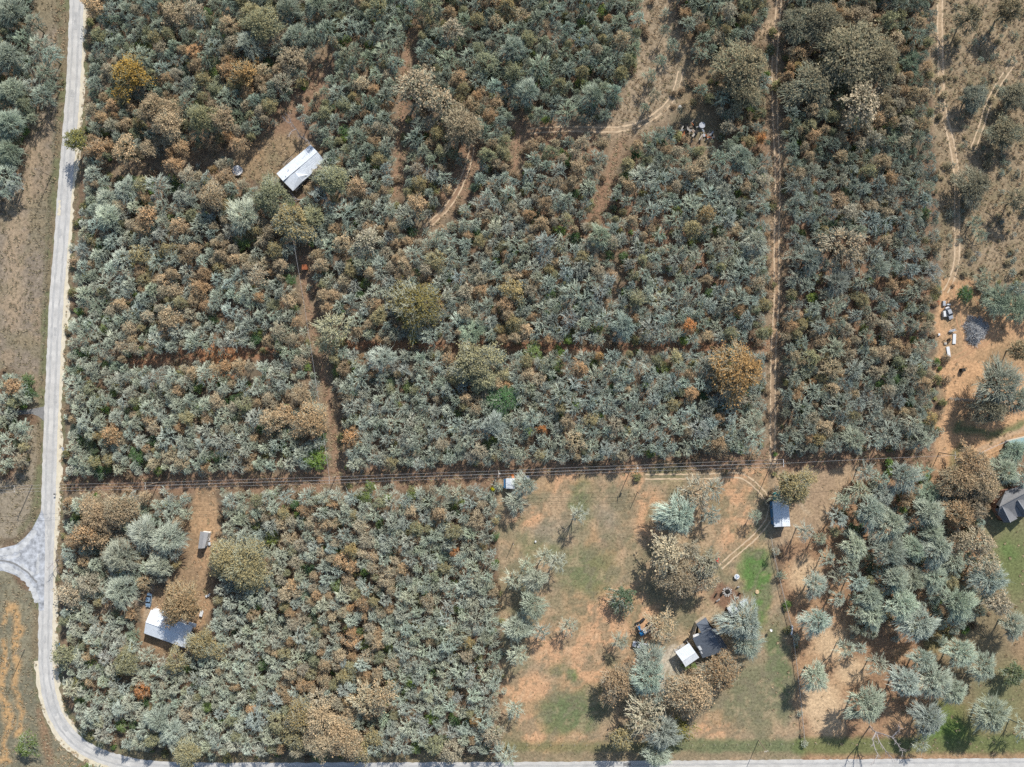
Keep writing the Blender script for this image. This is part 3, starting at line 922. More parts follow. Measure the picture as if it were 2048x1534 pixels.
# colour of the foliage (leaf tint), shape family, kind name
KINDS = {
    'b': ('bare', None), 'w': ('bare', None), 'gb': ('bare', None),
    'h': ('half', (.35, .285, .19)), 'th': ('half', (.42, .32, .19)), 'yh': ('half', (.38, .335, .18)),
    't': ('leafy', (.37, .28, .17)), 'br': ('leafy', (.32, .225, .13)), 'br2': ('leafy', (.36, .245, .13)),
    'or': ('leafy', (.42, .19, .07)), 'or2': ('leafy', (.40, .265, .145)),
    'gold': ('leafy', (.31, .205, .055)), 'gold2': ('leafy', (.33, .205, .085)),
    'y': ('leafy', (.275, .23, .115)), 'og': ('leafy', (.20, .19, .06)), 'og2': ('leafy', (.235, .195, .07)), 'og3': ('leafy', (.225, .22, .12)),
    'g': ('leafy', (.075, .13, .045)), 'g2': ('leafy', (.135, .175, .05)), 'lime': ('leafy', (.155, .22, .045)), 'dg': ('leafy', (.105, .135, .07)),
    'd': ('leafy', (.23, .195, .12)), 'dd': ('leafy', (.165, .155, .105)),
}
BROWN = {'h', 'th', 't', 'br', 'br2', 'or', 'or2', 'yh', 'd'}
COLOUR_WORD = {'b': 'grey', 'w': 'whitish', 'gb': 'greenish grey', 'h': 'thin tan', 'th': 'golden tan', 'yh': 'yellowish', 't': 'tan', 'br': 'brown', 'br2': 'rusty brown', 'or': 'bright orange',
               'or2': 'orange brown', 'gold': 'golden', 'gold2': 'golden orange', 'y': 'olive', 'og': 'olive green', 'og2': 'olive gold', 'og3': 'yellowish olive', 'g': 'green', 'g2': 'fresh green',
               'lime': 'lime green', 'dg': 'dark green', 'd': 'dark olive', 'dd': 'dusky'}
TAN_BLOBS = [(300, 230, 120, .45), (500, 420, 160, .42), (700, 560, 170, .36), (850, 220, 130, .40), (330, 600, 150, .33), (450, 830, 150, .24), (560, 840, 60, .5), (200, 1050, 90, .4),
             (720, 1280, 190, .46), (650, 1440, 110, .65), (1100, 560, 180, .34), (1150, 350, 130, .34), (1700, 150, 150, .6), (1650, 720, 110, .5), (1750, 620, 150, .3), (1650, 350, 100, .15),
             (950, 760, 90, .36), (500, 180, 120, .4), (420, 60, 120, .25), (1440, 200, 100, .4), (1400, 60, 80, .25), (620, 1130, 120, .4), (1200, 640, 80, .2), (1760, 850, 90, .2)]
KEEP_CLEAR = [  # roofs, vehicles and heaps that must show: (x, y, radius)
    (594, 330, 34), (612, 312, 30), (578, 352, 26), (335, 1256, 40), (300, 1240, 26), (372, 1270, 20), (406, 1080, 26), (1020, 967, 18), (1562, 1030, 34), (1375, 1305, 28), (1420, 1280, 30),
    (1290, 1255, 20), (1280, 1290, 18), (297, 1200, 20), (1455, 1183, 24), (1466, 1220, 14), (2020, 1015, 40), (1395, 262, 30), (1410, 232, 24), (1385, 235, 18), (1897, 625, 22), (1900, 690, 22), (1950, 660, 30), (476, 341, 14), (486, 320, 15),
    (609, 536, 11), (125, 899, 10), (66, 826, 16), (45, 826, 10), (405, 1225, 10), (416, 1191, 8), (1935, 800, 12), (1970, 802, 12), (1053, 955, 8), (985, 977, 6), (577, 240, 12), (590, 260, 12), (603, 276, 10), (588, 400, 14),
    (1750, 1490, 34), (1775, 1475, 26), (1473, 1153, 8), (2030, 880, 12),
]


def wood_chance(x, y):
    v = open_field(np.array([x]), np.array([y]))[0]
    if v > 0: return 0.0
    p = 1.0
    for pts, q in SPARSE:
        if sd_poly(np.array([x]), np.array([y]), pts)[0] < 0: p *= q
    return p


def tan_chance(x, y):
    p = .10
    for bx, by, br, bp in TAN_BLOBS:
        d = math.hypot(x - bx, y - by) / br
        if d < 1.3: p = max(p, bp * min(1, (1.3 - d) / .5))
    if 1075 < x < 1540 and 560 < y < 925: p = .035
    if 1000 < x < 1280 and y < 230: p = .06
    if 110 < x < 560 and 1330 < y < 1530: p = .035
    if 800 < x < 1000 and 960 < y < 1500: p = min(p, .09)
    return p


TREES = []
_cells = {}


def near(x, y, r, k):
    i, j = int(x // 48), int(y // 48)
    for a in (-1, 0, 1):
        for b in (-1, 0, 1):
            for q in _cells.get((i + a, j + b), ()):
                if (q[0] - x) ** 2 + (q[1] - y) ** 2 < (k * (q[2] + r)) ** 2: return True
    return False


def put(x, y, r, kind):
    t = [x, y, r, kind]
    TREES.append(t)
    _cells.setdefault((int(x // 48), int(y // 48)), []).append(t)


for x, y, r, kd in NAMED_TREES:
    if r: put(x, y, r, kd)
rr = random.Random(5)
# chance field on a coarse grid, looked up by the darts
gx, gy = np.arange(-150, 2200, 4.0), np.arange(-150, 1690, 4.0)
GX, GY = np.meshgrid(gx, gy, indexing='ij')
gv = open_field(GX.ravel(), GY.ravel())
chance = np.ones(len(gv))
for pts, q in SPARSE:
    chance = np.where(sd_poly(GX.ravel(), GY.ravel(), pts) < 0, chance * q, chance)
gv, chance = gv.reshape(GX.shape), chance.reshape(GX.shape)
zone = fnoise(GX.ravel(), GY.ravel(), 180, 91, 2).reshape(GX.shape)
for size, n in ((24, 1000), (20, 2200), (17, 4500), (14.5, 10000), (12.3, 18000), (10.5, 24000), (9, 24000), (7.5, 16000)):
    for _ in range(n):
        x, y = rr.uniform(-130, 2178), rr.uniform(-130, 1660)
        i, j = int((x + 150) / 4), int((y + 150) / 4)
        r = size * rr.uniform(.9, 1.1)
        if gv[i, j] > -r * rr.uniform(.65, .95): continue
        if rr.random() > chance[i, j]: continue
        if size > 16 and (rr.random() > (zone[i, j] - .3) * 1.5 or (y > 690 and x < 1560 and rr.random() > .35)): continue
        if near(x, y, r, rr.uniform(.62, .80)): continue
        if any((x - a) ** 2 + (y - b) ** 2 < (c + r * .75) ** 2 for a, b, c in KEEP_CLEAR): continue
        u = rr.random()
        pt = tan_chance(x, y)
        top = y < 330
        if u < pt:
            kd = rr.choice(['t', 't', 'h', 'h', 'h', 'th', 'br', 'or2', 'y'])
        elif u < pt + .048: kd = rr.choice(['g', 'g2', 'g', 'dg', 'lime', 'g2'])
        elif u < pt + .10 + (.10 if top else 0): kd = rr.choice(['og3', 'y', 'og3', 'gb'])
        elif u < pt + (.205 if top else .106): kd = rr.choice(['or', 'or2', 'gold2'])
        else: kd = 'b'
        if kd in ('g', 'g2', 'lime', 'dg', 'or') and r > 13: r *= .65
        put(x, y, r, kd)


def wood_tint(x, y, kind):
    """Lichen-grey of the twigs drifts from tree to tree and from block to block."""
    g = .365 * math.exp(rr.gauss(0, .10))
    warm = rr.gauss(0, .028)
    green = rr.gauss(.005, .018)
    if y < 330: green += .035; g *= .82
    if 1075 < x < 1540 and y > 540: g *= .97; warm -= .02
    if x > 1560 and y < 900: g *= .82
    if x > 1600 and y > 900: g *= 1.02; green += .012
    if x < 600 and y > 650: warm += .01
    if kind == "w": g = .40; warm = .03
    if kind == 'gb': g *= .75; green += .07
    
    c = [g * (.955 + warm), g * (1.035 + green), g * (.83 - warm - green * .6)]
    lf = KINDS[kind][1]
    if lf is not None:
        f = .55 if kind in BROWN else .35
        c = [a * (1 - f) + b * f for a, b in zip(c, lf)]
    return tuple(c)


def leaf_tint(kind):
    c = KINDS[kind][1]
    if c is None: return (.2, .2, .15)
    k = math.exp(rr.gauss(0, .12))
    w = rr.gauss(0, .05)
    return (c[0] * k * (1 + w), c[1] * k, c[2] * k * (1 - w))


LANDMARKS = [
    ("the white farmhouse", 595, 335), ("the round pale tank", 476, 341), ("the rusty tin shed", 609, 536), ("the white metal-roofed house", 335, 1256), ("the parked blue sedan", 297, 1200),
    ("the grey-roofed shed", 406, 1080), ("the small white shed", 1020, 967), ("the blue-walled shed", 1562, 1030), ("the white carport", 1375, 1310), ("the dark shingled house", 1420, 1285),
    ("the fire ring", 1455, 1183), ("the hipped grey house", 2020, 1015), ("the scrap heap", 1395, 262), ("the scrapped white panels", 1897, 680), ("the round brush heap", 1950, 660),
    ("the golden tree", 260, 148), ("the golden orange tree", 1470, 750), ("the olive gold tree", 835, 615), ("the lime green tree", 630, 918), ("the dark green tree", 1005, 800), ("the white roadside sign", 125, 899),
    ("the side road mouth", 60, 1110), ("the road bend", 130, 1470), ("the crossarm pole", 1556, 923), ("the green tree on the yard", 1249, 1195), ("the whitened dead tree", 1752, 1470),
    ("the bright orange tree", 1380, 652), ("the red lane crossing", 1547, 695), ("the fork of the upper tracks", 1262, 255), ("the end of the curving track", 850, 458), ("the top road end", 155, 20),
    ("the fresh green tree", 1065, 705), ("the end of the red glade", 440, 710), ("the top of the long lane", 1558, 10), ("the top of the meadow track", 1882, 70), ("the power line crossing", 678, 950),
    ("the field entrance", 78, 828), ("the meadow track bend", 1912, 400), ("the vine-grown fence", 1950, 800), ("the road's bottom end", 2040, 1525), ("the lone roadside pole", 1517, 1480),
    ("the rusty brown tree", 360, 1213), ("the lane-side orange tree", 700, 876), ("the north field pole", 103, 352), ("the small lime tree", 1120, 462), ("the drive clearing", 400, 1150),
]
DIRS = ["right of", "lower right of", "below", "lower left of", "left of", "upper left of", "above", "upper right of"]
_o = "first second third fourth fifth sixth seventh eighth ninth".split()
ORD = ["", "second ", "third ", "fourth ", "fifth ", "sixth ", "seventh ", "eighth ", "ninth "] + [w + " " for w in "tenth eleventh twelfth thirteenth fourteenth fifteenth sixteenth seventeenth eighteenth nineteenth".split()]
for _t, _th in (("twenty", "twentieth"), ("thirty", "thirtieth"), ("forty", "fortieth"), ("fifty", "fiftieth"), ("sixty", "sixtieth")):
    ORD += [_th + " "] + [_t + "-" + w + " " for w in _o]


def cell_of(x, y):
    k = min(range(len(LANDMARKS)), key=lambda i: (LANDMARKS[i][1] - x) ** 2 + (LANDMARKS[i][2] - y) ** 2)
    _, lx, ly = LANDMARKS[k]
    d = int(round(math.degrees(math.atan2(y - ly, x - lx)) / 45)) % 8
    return k, d, math.hypot(x - lx, y - ly)


def in_frame(t):
    return -8 < t[0] < 2056 and -8 < t[1] < 1542


_rank = {}
for t in TREES:
    k, d, dist = cell_of(t[0], t[1])
    t.append((k, d))
    _rank.setdefault((t[3], k, d), []).append((-t[2] if in_frame(t) else dist, id(t)))
for v in _rank.values(): v.sort()
RANK = {tid: i for v in _rank.values() for i, (_, tid) in enumerate(v)}


def tree_label(t):
    k, d = t[4]
    n = len(_rank[(t[3], k, d)])
    i = RANK[id(t)]
    word = COLOUR_WORD[t[3]]
    what = word + (" leafless tree" if KINDS[t[3]][0] == 'bare' else " leaved tree")
    if n == 1: return "only %s %s %s" % (what, DIRS[d], LANDMARKS[k][0])
    return "%s, %slargest crown %s %s" % (what, ORD[min(i, len(ORD) - 1)], DIRS[d], LANDMARKS[k][0])


def family(kind, r):
    f = KINDS[kind][0]
    m = r * S
    if f == 'bare' and m > 4.2: f = 'big'
    if f in ('leafy',) and m > 4.8: f = 'bigleaf'
    return f


def pose(t):
    """Shape, base position, scales and turn of a tree."""
    x, y, r, kind = t[:4]
    m = r * S
    fam = family(kind, r)
    sh = rr.choice(SHAPES[fam])
    h = (4.0 + 1.4 * m) * math.exp(rr.gauss(0, .09))
    if kind == 'w': h = 8.5 + m * .6
    if kind in ('dg', 'g', 'g2', 'lime', 'gb', 'dd'): h = (1.6 + 1.05 * m)
    h = min(h, 14.0)
    b = P(x, y, h * .68)
    return sh, (b.x, b.y, 0.0), (m / sh.R * 1.06, m / sh.R * 1.06, h / sh.h), rr.uniform(0, 6.283)


def plant(t, name, group):
    sh, loc, sc, rz = pose(t)
    e = empty(name, loc, rz)
    e.scale = sc
    props(e, tree_label(t), "tree", group)
    w, l = wood_tint(t[0], t[1], t[3]), leaf_tint(t[3])
    for nm, me in (("trunk", sh.trunk), ("crown", sh.crown)):
        o = bpy.data.objects.new(nm, me)
        COL.objects.link(o)
        o.parent = e
        o["tint"] = l
        o["wood"] = (w[0] * .62, w[1] * .60, w[2] * .58) if nm == "trunk" else w
    return e


def scatter(name, rows, sources, label, cat=None):
    """One mass nobody counts singly: sources stood on points by geometry nodes."""
    col = bpy.data.collections.new(name + "_sources")
    idx = {}
    srcs = []
    for k, me in enumerate(sources):
        o = bpy.data.objects.new("%s_source_%03d" % (name, k), me)
        col.objects.link(o)
        idx[me.name] = k
    n = len(rows)
    me = bpy.data.meshes.new(name)
    me.vertices.add(n)
    me.vertices.foreach_set("co", np.array([r[0] for r in rows], np.float32).ravel())

    def attr(nm, tp, key, vals):
        a = me.attributes.new(nm, tp, 'POINT')
        a.data.foreach_set(key, vals)
    attr("which", 'INT', "value", np.array([idx[r[1].name] for r in rows], np.int32))
    attr("size", 'FLOAT_VECTOR', "vector", np.array([r[2] for r in rows], np.float32).ravel())
    attr("turn", 'FLOAT_VECTOR', "vector", np.array([(0, 0, r[3]) for r in rows], np.float32).ravel())
    attr("tint", 'FLOAT_COLOR', "color", np.array([(*r[4], 1) for r in rows], np.float32).ravel())
    attr("wood", 'FLOAT_COLOR', "color", np.array([(*r[5], 1) for r in rows], np.float32).ravel())
    o = bpy.data.objects.new(name, me)
    COL.objects.link(o)
    g = bpy.data.node_groups.new(name, 'GeometryNodeTree')
    g.interface.new_socket("Geometry", in_out='INPUT', socket_type='NodeSocketGeometry')
    g.interface.new_socket("Geometry", in_out='OUTPUT', socket_type='NodeSocketGeometry')
    gi, go = g.nodes.new("NodeGroupInput"), g.nodes.new("NodeGroupOutput")
    ci = g.nodes.new("GeometryNodeCollectionInfo")
    ci.inputs["Collection"].default_value = col
    ci.inputs["Separate Children"].default_value = True
    ci.inputs["Reset Children"].default_value = True
    ip = g.nodes.new("GeometryNodeInstanceOnPoints")
    ip.inputs["Pick Instance"].default_value = True

    def named(nm, tp):
        a = g.nodes.new("GeometryNodeInputNamedAttribute")
        a.data_type = tp
        a.inputs["Name"].default_value = nm
        return a.outputs[0]
    g.links.new(gi.outputs[0], ip.inputs["Points"])
    g.links.new(ci.outputs[0], ip.inputs["Instance"])
    g.links.new(named("which", 'INT'), ip.inputs["Instance Index"])
    g.links.new(named("size", 'FLOAT_VECTOR'), ip.inputs["Scale"])
    e2r = g.nodes.new("FunctionNodeEulerToRotation")
    g.links.new(named("turn", 'FLOAT_VECTOR'), e2r.inputs[0])
    g.links.new(e2r.outputs[0], ip.inputs["Rotation"])
    g.links.new(ip.outputs[0], go.inputs[0])
    md = o.modifiers.new("scatter", 'NODES')
    md.node_group = g
    props(o, label, cat, None, "stuff")
    return o


def make_wood():
    bare = sorted([t for t in TREES if KINDS[t[3]][0] == 'bare'], key=lambda t: -t[2] * in_frame(t))
    brown = sorted([t for t in TREES if t[3] in BROWN], key=lambda t: -t[2] * in_frame(t))
    other = [t for t in TREES if KINDS[t[3]][0] != 'bare' and t[3] not in BROWN]
    print("trees", len(TREES), "bare", len(bare), "brown", len(brown), "other", len(other))
    single, mass = [], []
    for lst, nm, grp in ((bare, "bare_tree", "leafless grey trees"), (brown, "brown_leaved_tree", "trees still holding brown leaves"), (other, "green_leaved_tree", "trees with green, olive or golden leaves")):
        k = 0
        for t in lst:
            if in_frame(t) and k < 300:
                plant(t, nm, grp)
                k += 1
            else:
                mass.append((nm, t))
    for nm, sname, lab in (("bare_tree", "bare_woodland", "mass of small grey leafless trees filling the wood"), ("brown_leaved_tree", "brown_woodland", "mass of small brown leaved trees among the grey ones"),
                           ("green_leaved_tree", "green_woodland", "green and olive trees beyond the edge of the view")):
        rows = []
        for n2, t in mass:
            if n2 != nm: continue
            sh, loc, sc, rz = pose(t)
            rows.append((loc, sh.whole, sc, rz, leaf_tint(t[3]), wood_tint(t[0], t[1], t[3])))
        if rows: scatter(sname, rows, [s.whole for f in SHAPES.values() for s in f], lab)


make_wood()


# ------------------------------------------------------------------ undergrowth and dry grass
def tuft_mesh(seed, n=26, h=.55, w=.05, spread=.35):
    r = np.random.default_rng(seed)
    a = r.uniform(0, 6.283, n)
    lean = r.uniform(.1, .9, n)
    b = np.stack([np.cos(a) * r.uniform(0, spread, n), np.sin(a) * r.uniform(0, spread, n), np.zeros(n)], 1)
    hh = h * r.uniform(.5, 1.1, n)
    tip = b + np.stack([np.cos(a) * lean * hh, np.sin(a) * lean * hh, hh], 1)
    side = np.stack([-np.sin(a), np.cos(a), np.zeros(n)], 1) * w
    m = (b + tip) / 2 + np.array([0, 0, .12 * h])
    V = np.stack([b - side, b + side, m + side * .8, m - side * .8, tip + side * .25, tip - side * .25], 1).reshape(-1, 3)
    i = np.arange(n)[:, None] * 6
    F = np.concatenate([np.concatenate([i, i + 1, i + 2, i + 3], 1), np.concatenate([i + 3, i + 2, i + 4, i + 5], 1)])
    return np_mesh("tuft%d" % seed, V, F, np.repeat(r.random(n), 6), [M_LEAF])


TUFTS = [tuft_mesh(900 + k) for k in range(4)]
SHRUBS = []
for k in range(4):
    tr_, cr_ = grow(800 + k, R=1.1, h=1.6, nl=6, ns=4, nt=3, nk=2, leaves=2, leaf=.26, tip_r=.02, trunk_f=.12, irregular=.3, leaf_fill=.7)
    V, F, Rn, Mi = join(tr_ + cr_)
    SHRUBS.append(np_mesh("shrub%d" % k, V, F, Rn, MATS, Mi))
for k in range(3):
    tr_, cr_ = grow(820 + k, R=1.2, h=1.9, nl=6, ns=4, nt=4, nk=3, tip_r=.028, trunk_f=.10, irregular=.3)
    V, F, Rn, Mi = join(tr_ + cr_)
    SHRUBS.append(np_mesh("twiggy%d" % k, V, F, Rn, MATS, Mi))


def lookup(x, y):
    return gv[int((x + 150) / 4), int((y + 150) / 4)]


def make_undergrowth():
    rows = []
    tries = 0
    while len(rows) < 8500 and tries < 90000:
        tries += 1
        x, y = rr.uniform(-120, 2168), rr.uniform(-120, 1650)
        v = lookup(x, y)
        em = 1866 < x and y < 560
        if v > 4 and not em and (rr.random() > .16 or v > 26 or y > 940 or x < 160): continue
        if em and rr.random() > .55: continue
        if v > -6 and not em and rr.random() > .45: continue
        if road_d(np.array([x]), np.array([y]))[0] < 22: continue
        if any((x - a) ** 2 + (y - b) ** 2 < c * c for a, b, c in KEEP_CLEAR): continue
        if x < 110 and 1020 < y < 1230: continue
        s = rr.uniform(.6, 1.5)
        u = rr.random()
        if em and rr.random() < .4: u = .9
        if u < .45: c, me = (.26, .185, .115), SHRUBS[rr.randrange(4)]
        elif u < .62: c, me = (.20, .19, .085), SHRUBS[rr.randrange(4)]
        elif u < .67: c, me = (.10, .155, .04), SHRUBS[rr.randrange(4)]
        else: c, me = (.2, .2, .15), SHRUBS[4 + rr.randrange(3)]
        if em: c = rr.choice([(.29, .235, .14), (.24, .20, .12), (.33, .27, .165)]); s *= rr.uniform(.5, 1.0)
        k = math.exp(rr.gauss(0, .2))
        rows.append((tuple(P(x, y)), me, (s, s, s * rr.uniform(.7, 1.1)), rr.uniform(0, 6.28), tuple(q * k for q in c), wood_tint(x, y, 'b')))
    scatter("undergrowth", rows, SHRUBS, "low brown and grey brush under the trees and over the meadow")
    rows = []
    tries = 0
    sdm = [OPEN['east_meadow'], OPEN['upper_clearing'], OPEN['nw_yard']]
    while len(rows) < 17000 and tries < 130000:
        tries += 1
        x, y = rr.uniform(-100, 2150), rr.uniform(-100, 1640)
        v = lookup(x, y)
        yard = False
        if v < 2: continue
        if road_d(np.array([x]), np.array([y]))[0] < 20: continue
        if 995 < x < 1545 and y > 950:
            if rr.random() > .30: continue
            yard = True
        elif 1540 < x and y > 930:
            if rr.random() > .06: continue
        elif 1866 < x and 560 < y < 940:
            if rr.random() > .12: continue
        elif x < 110 and rr.random() > .55: continue
        elif 270 < x < 440 and y > 960 and rr.random() > .25: continue
        if any(d_line(np.array([x]), np.array([y]), t[0])[0] < 6 for t in TRACKS): continue
        if any((x - a) ** 2 + (y - b) ** 2 < (c * .6) ** 2 for a, b, c in KEEP_CLEAR): continue
        if x < 110 and 1020 < y < 1230 and sd_poly(np.array([x]), np.array([y]), junction)[0] < 4: continue
        s = rr.uniform(.6, 1.4)
        c = rr.choice([(.40, .31, .20), (.36, .28, .18), (.30, .255, .15), (.35, .26, .165), (.44, .34, .22)])
        if yard: s *= .42; c = rr.choice([(.22, .20, .11), (.27, .225, .135), (.33, .25, .16), (.17, .175, .085)])
        if x < 110: c = rr.choice([(.32, .265, .18), (.27, .23, .15)])
        rows.append((tuple(P(x, y)), rr.choice(TUFTS), (s, s, s * rr.uniform(.3, .7)), rr.uniform(0, 6.28), c, c))
    scatter("dry_grass", rows, TUFTS, "tufts of dry bunch grass over the lanes and meadow")


make_undergrowth()

# ------------------------------------------------------------------ building kit
M_WHITE_METAL = node_mat("white roof metal", (.60, .63, .645), .5, .4, .10, .9, metallic=0.0)
M_GALV = node_mat("galvanised roof metal", (.52, .55, .58), .45, .4, .10, .4)
M_GREY_ROOF = node_mat("grey roll roofing", (.30, .295, .285), .9, .2, .12, .8)
M_SHINGLE = node_mat("charcoal shingle", (.115, .13, .15), .92, .2, .18, 1.4, bump=.4)
M_SHINGLE2 = node_mat("weathered grey shingle", (.165, .165, .165), .92, .2, .16, 1.4, bump=.4)
M_WALLW = node_mat("white siding", (.58, .57, .54), .8, .3, .06, .8)
M_WALLT = node_mat("tan siding", (.46, .38, .28), .85, .2, .10, .8)
M_WALLB = node_mat("blue siding", (.07, .19, .33), .7, .3, .12, .8)
M_TEAL = node_mat("teal sheet", (.04, .24, .20), .6, .4, .15, .8)
M_TEALP = node_mat("pale teal roof", (.30, .42, .40), .6, .4, .12, .6)
M_BRICK = node_mat("brown brick wall", (.30, .17, .12), .9, .2, .15, 2.0)
M_GLASS = node_mat("dark window glass", (.03, .035, .045), .15, .6, .1, 1)
M_WOODP = node_mat("weathered pole wood", (.20, .155, .115), .9, .2, .2, 2.0)
M_PLANK = node_mat("silvered plank", (.40, .36, .30), .9, .2, .2, 2.0)
M_PLANKT = node_mat("fresh plank", (.52, .38, .22), .85, .2, .15, 2.0)
M_WIRE = node_mat("aluminium wire", (.34, .34, .34), .5, .5, .1, 1.0)
M_BARB = node_mat("rusty barbed wire", (.13, .10, .085), .8, .2, .2, 1.0)
M_STEEL = node_mat("grey steel", (.36, .37, .38), .5, .5, .12, 1.0)
M_BLACK = node_mat("black rubber", (.025, .025, .027), .8, .3, .2, 2.0)
M_RUST = node_mat("rusted sheet", (.34, .115, .05), .85, .2, .3, 1.5)
M_RED = node_mat("red paint", (.50, .03, .025), .5, .4, .1, 1.0)
M_ORANGE = node_mat("orange plastic", (.62, .20, .05), .5, .4, .1, 1.0)
M_WHITE = node_mat("white paint", (.60, .60, .58), .5, .4, .04, 1.0)
M_BLUEP = node_mat("blue paint", (.03, .17, .36), .45, .5, .1, 1.0)
M_STONE = node_mat("grey stone", (.40, .38, .35), .9, .2, .25, 3.0)
M_CHAR = node_mat("charcoal ash", (.035, .033, .03), .95, .1, .3, 4.0)
M_BLUEGREY = node_mat("blue grey car paint", (.20, .29, .38), .35, .5, .05, .5)
M_SILVER = node_mat("silver car paint", (.48, .50, .53), .35, .5, .05, .5)
M_YELLOW = node_mat("yellow bloom", (.55, .50, .02), .8, .2, .2, 4.0)


def part(mb, name, mat, parent, smooth=False):
    """Links a mesh given in scene coordinates under a thing (or a part of it)."""
    o = mb.build(name, mat, None, smooth)
    base = Vector((0, 0, 0))
    p = parent
    while p is not None:
        base += p.location
        p = p.parent
    o.data.transform(Matrix.Translation(-base))
    o.parent = parent
    return o


def inset(poly, d):
    """Moves the corners of a plan polygon inwards by about d metres."""
    c = sum(poly, Vector((0, 0, 0))) / len(poly)
    out = []
    for p in poly:
        v = c - p
        v.z = 0
        out.append(p + v.normalized() * d * 1.35)
    return out


def ribs(mb, a, b, c, d, gap=.62):
    """Raised seams running from edge a-b (ridge) down to edge d-c (eave)."""
    n = max(3, int((b - a).length / gap))
    for k in range(1, n):
        t = k / n
        p, q = a.lerp(b, t), d.lerp(c, t)
        up = Vector((0, 0, .035))
        mb.tube([p + up * .3, q + up * .3], [.014, .014], 4, 0, False)


def building(name, label, cat, slopes, plan, ze, roof_mat, wall_mat, gables=(), seams=True, base=None, windows=True, ridges=(), skip_walls=()):
    """slopes: lists of (px, py, z); plan: eave corners in order (px, py); gables: triangles of (px, py, z)."""
    base = base or sum((P(x, y, ze) for x, y in plan), Vector()) / len(plan)
    e = empty(name, (base.x, base.y, 0))
    props(e, label, cat)
    for sl in slopes:
        pts = [P(*p) for p in sl]
        mb = MB()
        mb.slab(pts, .14)
        r = part(mb, "roof_slope", roof_mat, e)
        if seams and len(pts) == 4 and (pts[0] - pts[1]).length > 2.5:
            m2 = MB()
            ribs(m2, pts[0], pts[1], pts[2], pts[3])
            s_ = part(m2, "roof_seam", roof_mat, r)
            s_["kind"] = "stuff"
    for a, b in ridges:
        mb = MB()
        mb.tube([P(*a) + Vector((0, 0, .05)), P(*b) + Vector((0, 0, .05))], [.11, .11], 6)
        part(mb, "ridge_cap", roof_mat, e)
    pl = inset([P(x, y, ze) for x, y in plan], .38)
    for i in range(len(pl)):
        if i in skip_walls: continue
        a, b = pl[i], pl[(i + 1) % len(pl)]
        d = (b - a)
        d.z = 0
        n = Vector((-d.y, d.x, 0)).normalized() * .10
        mb = MB()
        zt = ze - .12
        q = [Vector((v.x, v.y, 0)) for v in (a, b, b + n, a + n)]
        mb.add([v + Vector((0, 0, z)) for z in (-.05, zt) for v in q], [(3, 2, 1, 0), (4, 5, 6, 7), (0, 1, 5, 4), (1, 2, 6, 5), (2, 3, 7, 6), (3, 0, 4, 7)])
        w = part(mb, "wall", wall_mat, e)
        L = d.length
        if windows and L > 4:
            c0 = sum(pl, Vector()) / len(pl)
            side = 1 if ((a + b) / 2 - c0).dot(n) > 0 else -1
            rz = math.atan2(d.y, d.x)
            for k in range(int(L // 3.2)):
                t = (k + .5) / int(L // 3.2)
                p = a.lerp(b, t)
                off = n.normalized() * (.10 + .03 if side > 0 else -.03)
                door = (k == 0 and i == 0)
                mb = MB()
                hgt, zc, wd = (2.0, 1.02, .95) if door else (1.1, 1.5, 1.1)
                mb.box((p.x + off.x, p.y + off.y, zc), (wd, .08, hgt), rz)
                wn = part(mb, "door" if door else "window", M_WHITE if not door else M_PLANK, w)
                mb = MB()
                off2 = n.normalized() * ((.10 + .08) if side > 0 else -.08)
                if not door:
                    mb.box((p.x + off2.x, p.y + off2.y, zc), (wd - .16, .03, hgt - .16), rz)
                    o = part(mb, "pane", M_GLASS, w)
    for g in gables:
        pts = [P(*p) for p in g]
        c = base.copy()
        mb = MB()
        ins = []
        for p in pts:
            v = Vector((c.x - p.x, c.y - p.y, 0)).normalized()
            ins.append(p + v * .42 - Vector((0, 0, .16)))
        nrm = (ins[1] - ins[0]).cross(ins[2] - ins[0]).normalized() * .05
        mb.add([p + nrm for p in ins] + [p - nrm for p in ins], [(0, 1, 2), (5, 4, 3), (0, 3, 4, 1), (1, 4, 5, 2), (2, 5, 3, 0)])
        part(mb, "gable", wall_mat, e)
    return e


def pipe(parent, px, py, z, h=.5, r=.09, mat=None, name="vent_pipe"):
    p = P(px, py, z)
    mb = MB()
    mb.tube([p - Vector((0, 0, .3)), p + Vector((0, 0, h))], [r, r], 8)
    mb.tube([p + Vector((0, 0, h)), p + Vector((0, 0, h + .12))], [r * 1.7, r * .6], 8)
    return part(mb, name, mat or M_STEEL, parent)


# --- farmhouse in the north-west wood: long gable with a hipped wing
b = building("farmhouse", "long white metal-roofed farmhouse with a hipped wing in the upper wood", "house",
             [[(566, 362, 4.0), (635, 304, 4.0), (621, 289, 3.1), (553, 347, 3.1)],
              [(590, 344, 4.02), (635, 304, 4.02), (648, 320, 3.1), (622, 348, 3.1)],
              [(590, 344, 4.2), (597, 353, 4.15), (606, 362, 3.0), (624, 347, 3.0)],
              [(597, 353, 4.15), (606, 362, 3.0), (586, 382, 3.0)],
              [(590, 344, 4.2), (597, 353, 4.15), (586, 382, 3.0), (566, 362, 3.6)]],
             [(621, 289), (553, 347), (586, 382), (604, 361), (622, 348), (648, 320)], 3.0, M_WHITE_METAL, M_WALLW, ridges=[((566, 362, 4.0), (635, 304, 4.0))])
pipe(b, 577, 340, 3.5)
pipe(b, 572, 353, 3.6)
mb = MB()
for k in range(9):
    p = P(568 + k * 2.2, 331 - k * 1.9, .5)
    mb.box((p.x, p.y, .45), (.12, 1.7, .05), math.radians(40))
part(mb, "porch_deck", M_PLANK, b)
